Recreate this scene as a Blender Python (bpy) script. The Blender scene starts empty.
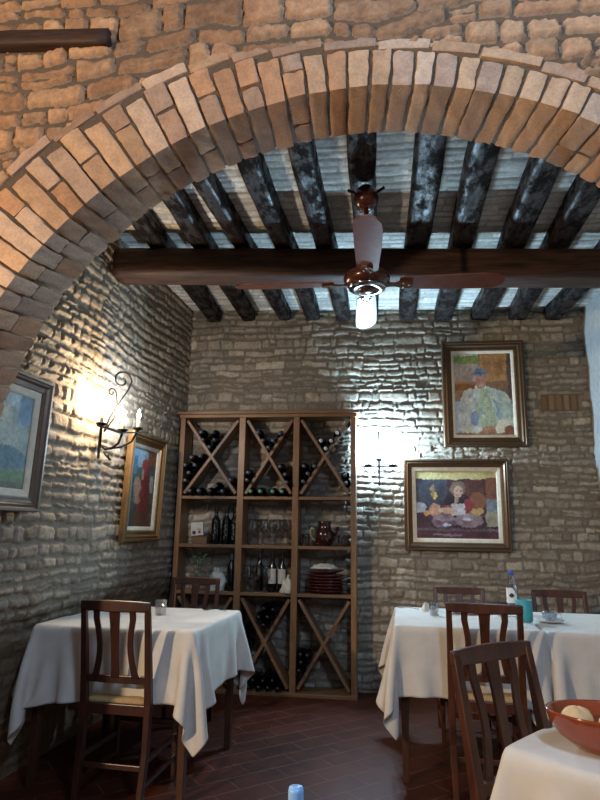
import bpy, math, random
import numpy as np
from mathutils import Vector, Matrix
PI = math.pi
C = bpy.context.scene.collection
random.seed(7)

# ---------------------------------------------------------------- colour helpers
def lin(c):
    return tuple((x/12.92 if x <= .04045 else ((x+.055)/1.055)**2.4) for x in c)
def hx(h):
    return lin(tuple(int(h[i:i+2], 16)/255 for i in (0, 2, 4)))

# ---------------------------------------------------------------- materials
def new_mat(name):
    m = bpy.data.materials.new(name); m.use_nodes = True
    nt = m.node_tree
    return m, nt, nt.nodes['Principled BSDF']
def P(b, **k):
    for a, v in k.items():
        b.inputs[a.replace('_', ' ')].default_value = v
def coords(nt, scale, use='Object'):
    tc = nt.nodes.new('ShaderNodeTexCoord'); mp = nt.nodes.new('ShaderNodeMapping')
    mp.inputs['Scale'].default_value = scale
    nt.links.new(tc.outputs[use], mp.inputs['Vector']); return mp.outputs['Vector']
def noise(nt, vec, scale, detail=4, rough=.6):
    n = nt.nodes.new('ShaderNodeTexNoise'); n.inputs['Scale'].default_value = scale
    n.inputs['Detail'].default_value = detail; n.inputs['Roughness'].default_value = rough
    if vec: nt.links.new(vec, n.inputs['Vector'])
    return n.outputs['Fac']
def ramp(nt, fac, stops):
    r = nt.nodes.new('ShaderNodeValToRGB'); e = r.color_ramp.elements
    e[0].position, e[0].color = stops[0][0], (*stops[0][1], 1)
    e[1].position, e[1].color = stops[-1][0], (*stops[-1][1], 1)
    for p, c in stops[1:-1]:
        x = e.new(p); x.color = (*c, 1)
    nt.links.new(fac, r.inputs['Fac']); return r.outputs['Color']
def bump(nt, b, h, strength, dist=.01):
    n = nt.nodes.new('ShaderNodeBump'); n.inputs['Strength'].default_value = strength
    n.inputs['Distance'].default_value = dist
    nt.links.new(h, n.inputs['Height']); nt.links.new(n.outputs['Normal'], b.inputs['Normal'])
def simple(name, col, rough=.5, metal=0, **k):
    m, nt, b = new_mat(name); P(b, Base_Color=(*col, 1), Roughness=rough, Metallic=metal, **k)
    v = coords(nt, (1, 1, 1)); f = noise(nt, v, 25)
    mx = ramp(nt, f, [(.25, tuple(x*.8 for x in col)), (.75, tuple(min(1, x*1.12) for x in col))])
    nt.links.new(mx, b.inputs['Base Color']); return m
def vcol_mat(name, rough=.85, bs=.5, bd=.006, nscale=60, spec=.3, sat=0.25):
    """colour comes from the stones' own tint (vertex colours), plus fine grain"""
    m, nt, b = new_mat(name); P(b, Roughness=rough, Specular_IOR_Level=spec)
    a = nt.nodes.new('ShaderNodeAttribute'); a.attribute_name = 'tint'
    v = coords(nt, (1, 1, 1)); f = noise(nt, v, nscale, 6, .65)
    mul = nt.nodes.new('ShaderNodeMix'); mul.data_type = 'RGBA'; mul.blend_type = 'MULTIPLY'
    mul.inputs[0].default_value = 1
    g = ramp(nt, f, [(.3, (1-sat,)*3), (.7, (1+sat*.4,)*3)])
    nt.links.new(a.outputs['Color'], mul.inputs[6]); nt.links.new(g, mul.inputs[7])
    nt.links.new(mul.outputs[2], b.inputs['Base Color']); bump(nt, b, f, bs, bd); return m
def wood(name, dark, light, rough=.4, sc=(3, 3, 30), bs=.15, spec=.5):
    m, nt, b = new_mat(name); P(b, Roughness=rough, Specular_IOR_Level=spec)
    v = coords(nt, sc); f = noise(nt, v, 3.0, 6, .65)
    nt.links.new(ramp(nt, f, [(.3, dark), (.7, light)]), b.inputs['Base Color'])
    bump(nt, b, f, bs, .004); return m
def glass_mat(name, col=(1, 1, 1), rough=.02):
    """thin-walled clear glass: see-through with a Fresnel reflection"""
    m, nt, b = new_mat(name); nt.nodes.remove(b); out = nt.nodes['Material Output']
    tr = nt.nodes.new('ShaderNodeBsdfTransparent'); tr.inputs[0].default_value = (*[c*.93 for c in col], 1)
    gl = nt.nodes.new('ShaderNodeBsdfGlossy'); gl.inputs['Roughness'].default_value = rough
    lw = nt.nodes.new('ShaderNodeLayerWeight'); lw.inputs[0].default_value = .5
    mx = nt.nodes.new('ShaderNodeMixShader'); nt.links.new(lw.outputs['Facing'], mx.inputs[0])
    nt.links.new(tr.outputs[0], mx.inputs[1]); nt.links.new(gl.outputs[0], mx.inputs[2]); nt.links.new(mx.outputs[0], out.inputs[0]); return m
def emit(name, col, s):
    m, nt, b = new_mat(name); P(b, Base_Color=(*col, 1), Emission_Color=(*col, 1), Emission_Strength=s); return m

M = {}
M['stone'] = vcol_mat('stone_masonry', .82, .55, .008, 70)
M['brick'] = vcol_mat('arch_brick', .8, .6, .006, 90, spec=.35)
M['boards'] = vcol_mat('whitewashed_brick', .75, .45, .006, 55, spec=.35)
M['paint'] = vcol_mat('oil_paint', .45, .6, .004, 120, spec=.4, sat=.15)
M['mortar'] = simple('mortar', hx('6e5f50'), .95)
M['plaster'] = simple('grey_plaster', hx('a3a6a6'), .9)
M['joist'] = wood('blackened_timber', hx('0c0a0a'), hx('2e2624'), .5, (16, 5, 16), 1.0, .45)
def patchy(m):
    nt = m.node_tree; b = nt.nodes['Principled BSDF']; v = coords(nt, (6, 3, 6)); f = noise(nt, v, 2.2, 7, .7)
    nt.links.new(ramp(nt, f, [(.46, (.04,)*3), (.60, (.75,)*3)]), b.inputs['Specular IOR Level'])
    nt.links.new(ramp(nt, f, [(.40, (.75,)*3), (.62, (.38,)*3)]), b.inputs['Roughness'])
patchy(M['joist'])
M['girder'] = wood('old_brown_timber', hx('20140f'), hx('4e362a'), .62, (1.2, 14, 14), 1.0, .3)
M['rack'] = wood('rack_pine', hx('6a4a30'), hx('8d6847'), .42, (9, 9, 1.2), .1)
M['rackx'] = wood('rack_diagonal_pine', hx('664936'), hx('876648'), .45, (4, 4, 4), .1)
M['shelf'] = wood('rack_shelf_pine', hx('664a2e'), hx('886545'), .42, (1.2, 9, 9), .1)
M['chair'] = wood('chair_walnut', hx('26130d'), hx('44231a'), .32, (8, 8, 1.5), .08)
M['chair2'] = wood('chair_reddish_wood', hx('321a10'), hx('58301f'), .33, (8, 8, 1.5), .08)
M['leg'] = wood('table_leg_wood', hx('2e1a10'), hx('50301e'), .4, (8, 8, 1.5), .08)
M['bronze'] = simple('bronze_gilt_frame', hx('5e4732'), .38, .45)
M['gold'] = simple('gold_frame', hx('8e6e48'), .33, .6)
M['silver'] = simple('grey_brown_frame', hx('6c5a4c'), .36, .4)
M['liner'] = simple('cream_liner', hx('cfc3ae'), .7)
M['iron'] = simple('wrought_iron', hx('1e1a18'), .45, .7)
M['candle'] = simple('ivory_candle_tube', hx('d8c49a'), .5)
M['fan'] = simple('brown_enamel', hx('48210f'), .22, .1, Coat_Weight=.4)
M['blade'] = wood('fan_blade_brown', hx('5a2d1c'), hx('74402a'), .36, (6, 6, 6), .02, .3)
M['chrome'] = simple('chrome', hx('b8bcc2'), .12, 1)
M['brass'] = simple('brass', hx('9a7a40'), .3, .9)
M['bottle'] = simple('dark_bottle_glass', hx('080a0b'), .08, 0, Coat_Weight=.3)
M['cap_grey'] = simple('grey_capsule', hx('5a616c'), .35, .3)
M['cap_green'] = simple('green_capsule', hx('5d9c8c'), .4, .2)
M['cap_white'] = simple('white_capsule', hx('c6cbd2'), .4)
M['cap_dark'] = simple('black_capsule', hx('131318'), .35)
M['paper'] = simple('paper_label', hx('bdb8ae'), .7)
M['ink'] = simple('dark_ink', hx('34302f'), .7)
M['red'] = simple('red_print', hx('962c30'), .6)
M['glass'] = glass_mat('clear_glass', (.97, .98, 1), .02)
M['water'] = glass_mat('water', (.9, .97, 1), .0)
M['turq'] = simple('turquoise_cup', hx('3f9ba6'), .5)
M['blue'] = simple('blue_cap', hx('2c5fc0'), .4)
M['paleblue'] = simple('pale_blue_cap', hx('86b4e8'), .4)
M['terra'] = simple('glazed_terracotta', hx('8c4020'), .14, 0, Coat_Weight=.6)
M['dterra'] = simple('dark_glazed_terracotta', hx('55221e'), .25, 0, Coat_Weight=.3)
M['copper'] = simple('brown_glazed_jug', hx('3a1a12'), .15, .25, Coat_Weight=.5)
M['handle'] = simple('yellow_glazed_handle', hx('b09a5c'), .25)
M['bread'] = simple('bread_crust', hx('dcb887'), .8)
M['ceramic'] = simple('white_ceramic', hx('d6d8da'), .25)
M['leaf'] = simple('grey_green_leaf', hx('7d8c6c'), .6)
M['stem'] = simple('green_stem', hx('47573a'), .7)
M['card'] = simple('brown_cardboard', hx('6e5238'), .8)
M['sack'] = simple('pale_cloth', hx('c9c2b4'), .9)
M['bulb_warm'] = emit('warm_bulb', (1, .74, .42), 22)
M['bulb_cool'] = emit('cool_bulb', (.55, .8, 1), 26)

def cloth_material():
    m, nt, b = new_mat('white_tablecloth'); P(b, Roughness=.85, Specular_IOR_Level=.2, Sheen_Weight=.15)
    v = coords(nt, (1, 1, 1)); w = nt.nodes.new('ShaderNodeTexWave'); w.inputs['Scale'].default_value = 160
    w.inputs['Distortion'].default_value = 1
    nt.links.new(v, w.inputs['Vector'])
    f = noise(nt, v, 9)
    nt.links.new(ramp(nt, f, [(.3, hx('c4bcb2')), (.7, hx('d2cbc3'))]), b.inputs['Base Color'])
    bump(nt, b, w.outputs['Fac'], .12, .002); return m
M['cloth'] = cloth_material()
def rush_material():
    m, nt, b = new_mat('woven_rush'); P(b, Roughness=.75)
    v = coords(nt, (1, 1, 1)); w = nt.nodes.new('ShaderNodeTexWave'); w.inputs['Scale'].default_value = 45
    w.inputs['Distortion'].default_value = 2
    nt.links.new(v, w.inputs['Vector'])
    nt.links.new(ramp(nt, w.outputs['Fac'], [(.1, hx('8a6b44')), (.8, hx('c6a878'))]), b.inputs['Base Color'])
    bump(nt, b, w.outputs['Fac'], .5, .004); return m
M['rush'] = rush_material()
def floor_material():
    m, nt, b = new_mat('terracotta_tiles')
    tc = nt.nodes.new('ShaderNodeTexCoord'); mp = nt.nodes.new('ShaderNodeMapping')
    mp.inputs['Rotation'].default_value = (0, 0, math.radians(-41)); mp.inputs['Scale'].default_value = (1, 1, 1)
    nt.links.new(tc.outputs['Object'], mp.inputs['Vector'])
    br = nt.nodes.new('ShaderNodeTexBrick'); br.offset = .5
    br.inputs['Scale'].default_value = 1; br.inputs['Brick Width'].default_value = .30
    br.inputs['Row Height'].default_value = .15; br.inputs['Mortar Size'].default_value = .004
    br.inputs['Mortar Smooth'].default_value = .3
    br.inputs['Color1'].default_value = (*hx('4e2417'), 1); br.inputs['Color2'].default_value = (*hx('452015'), 1)
    br.inputs['Mortar'].default_value = (*hx('66402f'), 1)
    nt.links.new(mp.outputs['Vector'], br.inputs['Vector'])
    f = noise(nt, mp.outputs['Vector'], 7, 6)
    g = ramp(nt, f, [(.3, (.6, .6, .6)), (.7, (1.15, 1.1, 1.1))])
    mul = nt.nodes.new('ShaderNodeMix'); mul.data_type = 'RGBA'; mul.blend_type = 'MULTIPLY'; mul.inputs[0].default_value = 1
    nt.links.new(br.outputs['Color'], mul.inputs[6]); nt.links.new(g, mul.inputs[7])
    nt.links.new(mul.outputs[2], b.inputs['Base Color']); P(b, Roughness=.5, Specular_IOR_Level=.3)
    inv = nt.nodes.new('ShaderNodeMath'); inv.operation = 'SUBTRACT'; inv.inputs[0].default_value = 1
    nt.links.new(br.outputs['Fac'], inv.inputs[1]); bump(nt, b, inv.outputs[0], .4, .004); return m
M['floor'] = floor_material()

# ---------------------------------------------------------------- mesh helpers
def link(name, verts, faces, mat, parent=None, smooth=True, tint=None):
    me = bpy.data.meshes.new(name)
    if isinstance(faces, np.ndarray):
        v = np.asarray(verts, np.float32); n = len(v); k = faces.shape[1]
        me.vertices.add(n); me.vertices.foreach_set('co', v.ravel())
        me.loops.add(faces.size); me.loops.foreach_set('vertex_index', faces.astype(np.int32).ravel())
        me.polygons.add(len(faces)); me.polygons.foreach_set('loop_start', np.arange(0, faces.size, k, dtype=np.int32))
        me.update(calc_edges=True)
    else:
        me.from_pydata([tuple(p) for p in verts], [], faces); me.update()
    if smooth: me.polygons.foreach_set('use_smooth', [True]*len(me.polygons))
    if tint is not None:
        a = me.color_attributes.new('tint', 'FLOAT_COLOR', 'POINT')
        t = np.ones((len(me.vertices), 4), np.float32); t[:, :3] = tint
        a.data.foreach_set('color', t.ravel())
    me.materials.append(mat if not isinstance(mat, str) else M[mat])
    o = bpy.data.objects.new(name, me); C.objects.link(o)
    if parent: o.parent = parent
    return o
class MB:
    def __init__(s): s.v = []; s.f = []
    def add(s, vs, fs):
        n = len(s.v); s.v += [tuple(p) for p in vs]; s.f += [tuple(i+n for i in f) for f in fs]; return s
    def box(s, a, b, mtx=None):
        x0, y0, z0 = a; x1, y1, z1 = b
        vs = [Vector(p) for p in ((x0,y0,z0),(x1,y0,z0),(x1,y1,z0),(x0,y1,z0),(x0,y0,z1),(x1,y0,z1),(x1,y1,z1),(x0,y1,z1))]
        if mtx: vs = [mtx @ v for v in vs]
        return s.add(vs, [(0,3,2,1),(4,5,6,7),(0,1,5,4),(1,2,6,5),(2,3,7,6),(3,0,4,7)])
    def sweep(s, pts, w, h, up=(0, 0, 1), side=None, seg=0):
        """rectangular section w (sideways) x h (along up) carried along pts; w, h may be lists"""
        pts = [Vector(p) for p in pts]; n = len(pts); vs = []
        for i, p in enumerate(pts):
            t = (pts[min(i+1, n-1)]-pts[max(i-1, 0)]).normalized()
            sd = Vector(side) if side else t.cross(Vector(up)).normalized()
            u = sd.cross(t).normalized()
            ww = (w[i] if isinstance(w, (list, tuple)) else w)/2; hh = (h[i] if isinstance(h, (list, tuple)) else h)/2
            vs += [p+sd*ww+u*hh, p-sd*ww+u*hh, p-sd*ww-u*hh, p+sd*ww-u*hh]
        fs = [(0, 1, 2, 3), (4*n-1, 4*n-2, 4*n-3, 4*n-4)]
        for i in range(n-1):
            for k in range(4):
                a = 4*i+k; b = 4*i+(k+1) % 4; fs.append((b, a, a+4, b+4))
        return s.add(vs, fs)
    def tube(s, pts, r, n=8, cap=True):
        pts = [Vector(p) for p in pts]; m = len(pts); vs = []; prev = None
        for i, p in enumerate(pts):
            t = (pts[min(i+1, m-1)]-pts[max(i-1, 0)]).normalized()
            if prev is None:
                a = t.orthogonal().normalized()
            else:
                a = (prev-t*prev.dot(t)).normalized()
            prev = a; b = t.cross(a); rr = r[i] if isinstance(r, (list, tuple)) else r
            vs += [p+(a*math.cos(2*PI*k/n)+b*math.sin(2*PI*k/n))*rr for k in range(n)]
        fs = [(i*n+k, i*n+(k+1) % n, (i+1)*n+(k+1) % n, (i+1)*n+k) for i in range(m-1) for k in range(n)]
        if cap: fs += [tuple(range(n))[::-1], tuple((m-1)*n+k for k in range(n))]
        return s.add(vs, fs)
    def lathe(s, prof, n=24, mtx=None, sx=1, sy=1):
        vs = []
        for r, z in prof:
            vs += [Vector((r*sx*math.cos(2*PI*k/n), r*sy*math.sin(2*PI*k/n), z)) for k in range(n)]
        if mtx: vs = [mtx @ v for v in vs]
        fs = [(i*n+k, i*n+(k+1) % n, (i+1)*n+(k+1) % n, (i+1)*n+k) for i in range(len(prof)-1) for k in range(n)]
        if prof[0][0] > 1e-4: fs.append(tuple(range(n))[::-1])
        if prof[-1][0] > 1e-4: fs.append(tuple((len(prof)-1)*n+k for k in range(n)))
        return s.add(vs, fs)
    def obj(s, name, mat, parent=None, smooth=False, bevel=0, sub=0):
        o = link(name, s.v, s.f, mat, parent, smooth)
        if bevel:
            m = o.modifiers.new('bevel', 'BEVEL'); m.width = bevel; m.segments = 2; m.limit_method = 'ANGLE'; m.angle_limit = .6
        if sub:
            m = o.modifiers.new('sub', 'SUBSURF'); m.levels = sub; m.render_levels = sub
        return o
def tag(o, label, cat, group=None, kind=None):
    o['label'] = label; o['category'] = cat
    if group: o['group'] = group
    if kind: o['kind'] = kind
    return o
def struct(o): o['kind'] = 'structure'; return o
def thing(name, label, cat, loc=(0, 0, 0), rz=0, group=None):
    o = bpy.data.objects.new(name, None); C.objects.link(o); o.empty_display_size = .05
    o.location = loc; o.rotation_euler = (0, 0, rz); return tag(o, label, cat, group)
def dup(o, loc, rot=None, label=None, group=None, scale=None):
    c = o.copy(); C.objects.link(c); c.location = loc
    if rot is not None: c.rotation_euler = rot
    if label: c['label'] = label
    if group: c['group'] = group
    if scale: c.scale = scale
    for ch in o.children:
        d = ch.copy(); C.objects.link(d); d.parent = c
        for g in ch.children:
            e = g.copy(); C.objects.link(e); e.parent = d
    return c

# ---------------------------------------------------------------- numpy noise
_rng = np.random.default_rng(11); _T = _rng.random((256, 256))
def vnoise(x, y, seed=0):
    x = np.asarray(x)+seed*17.3; y = np.asarray(y)+seed*7.9
    xi = np.floor(x).astype(int); yi = np.floor(y).astype(int); fx = x-xi; fy = y-yi
    fx = fx*fx*(3-2*fx); fy = fy*fy*(3-2*fy); g = lambda a, b: _T[a & 255, b & 255]
    return (g(xi, yi)*(1-fx)+g(xi+1, yi)*fx)*(1-fy)+(g(xi, yi+1)*(1-fx)+g(xi+1, yi+1)*fx)*fy
def fbm(x, y, seed=0, o=4):
    s = 0; a = .5
    for i in range(o): s = s+a*vnoise(x*2**i, y*2**i, seed+i*3); a *= .5
    return s/(1-.5**o)-.5
def sstep(a, b, x):
    t = np.clip((x-a)/(b-a), 0, 1); return t*t*(3-2*t)

def masonry(U, V, rowh, lens, seed, warp=.02, gap=.006, rnd=.02, split=.12, soft=.012, rag=.008):
    """coursed rubble: returns profile (0 joint .. 1 stone face), per-stone randoms (4)"""
    rng = np.random.default_rng(seed)
    v = V+fbm(U*1.3, V*1.2, seed)*warp*1.6+fbm(U*3.3, V*2.2, seed+60, 2)*warp*.85+fbm(U*11, V*8, seed+5)*warp*.35
    v0, v1 = v.min()-.2, v.max()+.2
    b = [v0]
    while b[-1] < v1: b.append(b[-1]+(rng.uniform(*rowh) if rng.random() > .15 else rowh[1]*1.15))
    b = np.array(b); ri = np.searchsorted(b, v)-1
    D = np.zeros_like(v); R = np.zeros(v.shape+(6,))
    uw = U+fbm(U*3, V*22, seed+9)*.018
    for i in range(ri.min(), ri.max()+1):
        m = ri == i
        if not m.any(): continue
        h = b[i+1]-b[i]; uu = uw[m]; vv = (v[m]-b[i])
        jb = [U.min()-.5-rng.random()*.3]
        while jb[-1] < U.max()+.5:
            l = rng.uniform(*lens)
            l *= rng.choice([.5, .8, 1, 1, 1.35])
            jb.append(jb[-1]+l)
        jb = np.array(jb); n = len(jb); j = np.clip(np.searchsorted(jb, uu)-1, 0, n-2)
        r = rng.random((n, 4)); sp = rng.random(n) < split
        top = rng.random(n)**2*.014; bot = rng.random(n)**2*.014; tilt = (rng.random(n)-.5)*.16
        uc = (jb[j]+jb[j+1])/2
        vt = vv-(uu-uc)*tilt[j]
        du = np.minimum(uu-jb[j], jb[j+1]-uu); lo = vt-bot[j]; hi = h-top[j]-vt
        mid = np.abs(vt-h*.5)
        dv = np.minimum(lo, hi); dv = np.where(sp[j], np.minimum(dv, mid+.0), dv)
        rr = rnd*(.5+r[j, 3]); a = np.maximum(rr-du, 0); c = np.maximum(rr-dv, 0)
        D[m] = np.minimum(rr, np.minimum(du, dv)+1)*0+np.where((du < rr) | (dv < rr), rr-np.hypot(a, c), np.minimum(du, dv))
        rs = np.concatenate([r[j], ((uu-uc)/.05)[:, None], ((vt-h*.5)/.03)[:, None]], 1); up = sp[j] & (vt > h*.5); rs[up, :4] = (rs[up, :4]*7.31) % 1
        R[m] = rs
    D = D+fbm(U*30, V*30, seed+20, 3)*rag*2
    return sstep(gap, gap+soft, D), R, D

def grid_faces(nu, nv, flip=False):
    i = np.arange((nu-1)*(nv-1)); a = (i//(nv-1))*nv+i % (nv-1)
    f = np.stack([a, a+nv, a+nv+1, a+1], 1)
    return f[:, ::-1] if flip else f
def mixc(pal, t):
    pal = np.array([hx(p) for p in pal]); x = np.clip(t, 0, .9999)*(len(pal)-1); i = x.astype(int); f = (x-i)[..., None]
    return pal[i]*(1-f)+pal[i+1]*f
def stone_surface(U, V, prof, R, D, seed, depth, pal, mort, mdepth=.25):
    n1 = fbm(U*22, V*22, seed+30, 4); n2 = fbm(U*60, V*60, seed+31, 3)
    face = .66+.34*R[..., 0]+n1*.28+n2*.30+.16*(R[..., 4]*(R[..., 3]-.5)+R[..., 5]*(R[..., 2]-.5))
    pillow = np.clip(D/.035, 0, 1)**.5
    H = depth*(prof*face*(.8+.2*pillow))+(1-prof)*depth*mdepth*fbm(U*9, V*9, seed+33)
    col = mixc(pal, np.clip(R[..., 1]*.85+.15+n1*.5, 0, 1))*(1+.55*(R[..., 2:3]-.5))*(1+n2[..., None]*.5)
    mc = np.array(hx(mort))*(1+.4*n1[..., None])
    q = prof[..., None]
    return H, np.clip(mc*(1-q)+col*q, 0, 1)

# ================================================================= SETTING
BY = 5.37                                   # back wall
def WLx(y): return -1.79-.055*(BY-y)        # left wall plane
ZC = lambda x: 3.33-.026*x                  # ceiling boards
ZJ = lambda x: 3.20-.026*x                  # underside of joists

# back wall
def build_back():
    us = np.arange(-1.9, 1.93, .0085); vs = np.arange(0, 3.42, .0085)
    U, V = np.meshgrid(us, vs, indexing='ij')
    prof, R, D = masonry(U, V, (.045, .085), (.07, .22), 3, .045, .0030, .014, .10, .008, .009)
    H, col = stone_surface(U, V, prof, R, D, 3, .0155, ['7c7264', 'a09788', '877a6a', 'b3a898', '988d80'], '7d7366')
    # a patch of upright bricks set in the right of the wall
    ux, vz = U-1.58, V-2.42
    msk = (np.abs(ux) < .17) & (np.abs(vz) < .075)
    pu = np.abs(((ux+.17) % .062)-.031); dd = np.minimum(.031-pu, .075-np.abs(vz))
    pr = sstep(.004, .013, dd); idx = ((ux+.17)//.062).astype(int) % 7
    cc = mixc(['7a604a', '96785c'], np.array([.1, .8, .4, 1, .3, .7, .5])[idx])
    H[msk] = (.013*pr+fbm(U*30, V*30, 2)*.004)[msk]; q = pr[..., None]
    col[msk] = (np.array(hx('6d6252'))*(1-q)+cc*q)[msk]
    vt = np.stack([U, BY-H, V], -1).reshape(-1, 3)
    return struct(link('wall_back', vt, grid_faces(len(us), len(vs)), 'stone', tint=col.reshape(-1, 3)))
build_back()
def build_left():
    us = np.arange(2.38, 5.42, .0085); vs = np.arange(0, 3.46, .0085)
    U, V = np.meshgrid(us, vs, indexing='ij')
    prof, R, D = masonry(U, V, (.052, .088), (.08, .19), 8, .034, .0055, .02, .06, .009, .009)
    near = sstep(3.75, 3.2, U)
    H, col = stone_surface(U, V, prof, R, D, 8, .0165, ['807261', 'a09280', '8c7c69', 'b09f88', '968673'], '857969')
    H = H*(1+.5*near)
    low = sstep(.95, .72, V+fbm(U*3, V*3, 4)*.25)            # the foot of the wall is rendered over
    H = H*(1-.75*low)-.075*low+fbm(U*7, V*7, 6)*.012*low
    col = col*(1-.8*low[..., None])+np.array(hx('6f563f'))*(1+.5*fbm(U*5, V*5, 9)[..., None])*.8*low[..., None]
    X = -1.79-.055*(BY-U)+H
    vt = np.stack([X, U, V], -1).reshape(-1, 3)
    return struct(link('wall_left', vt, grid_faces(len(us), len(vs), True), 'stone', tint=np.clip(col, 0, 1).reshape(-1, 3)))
build_left()
def build_right():
    us = np.arange(2.38, 5.42, .02); vs = np.arange(0, 3.42, .02)
    U, V = np.meshgrid(us, vs, indexing='ij')
    H = fbm(U*3, V*3, 40)*.05+fbm(U*14, V*14, 41)*.012
    X = 1.845-H-.02
    vt = np.stack([X, U, V], -1).reshape(-1, 3)
    return struct(link('wall_right', vt, grid_faces(len(us), len(vs)), 'plaster'))
build_right()
# floor and ceiling
struct(MB().box((-3.2, -3.0, -.06), (3.2, 5.5, 0)).obj('floor', 'floor'))
def build_ceiling():
    us = np.arange(-2.05, 2.0, .0095); vs = np.arange(2.36, 5.42, .0095)
    U, V = np.meshgrid(us, vs, indexing='ij')
    prof, R, D = masonry(U, V, (.055, .078), (.2, .32), 21, .010, .001, .006, .0, .006, .004)
    H, col = stone_surface(U, V, prof, R, D, 21, .006, ['cbc9c1', 'dddcd7', 'd0cabb', 'e2e1dd', 'd6d2c8'], 'b3aea4')
    stain = sstep(.12, .28, fbm(U*2.3, V*2.3, 50))[..., None]
    col = col*(1-.35*stain)+np.array(hx('8a7358'))*.35*stain
    Z = ZC(U)-H
    vt = np.stack([U, V, Z], -1).reshape(-1, 3)
    return struct(link('ceiling', vt, grid_faces(len(us), len(vs), True), 'boards', tint=np.clip(col, 0, 1).reshape(-1, 3)))
build_ceiling()
# unseen slab added above the ceiling to keep world light out
struct(MB().box((-2.2, 2.3, 3.47), (2.2, 5.6, 3.55)).obj('light_block_slab', 'mortar'))

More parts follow.
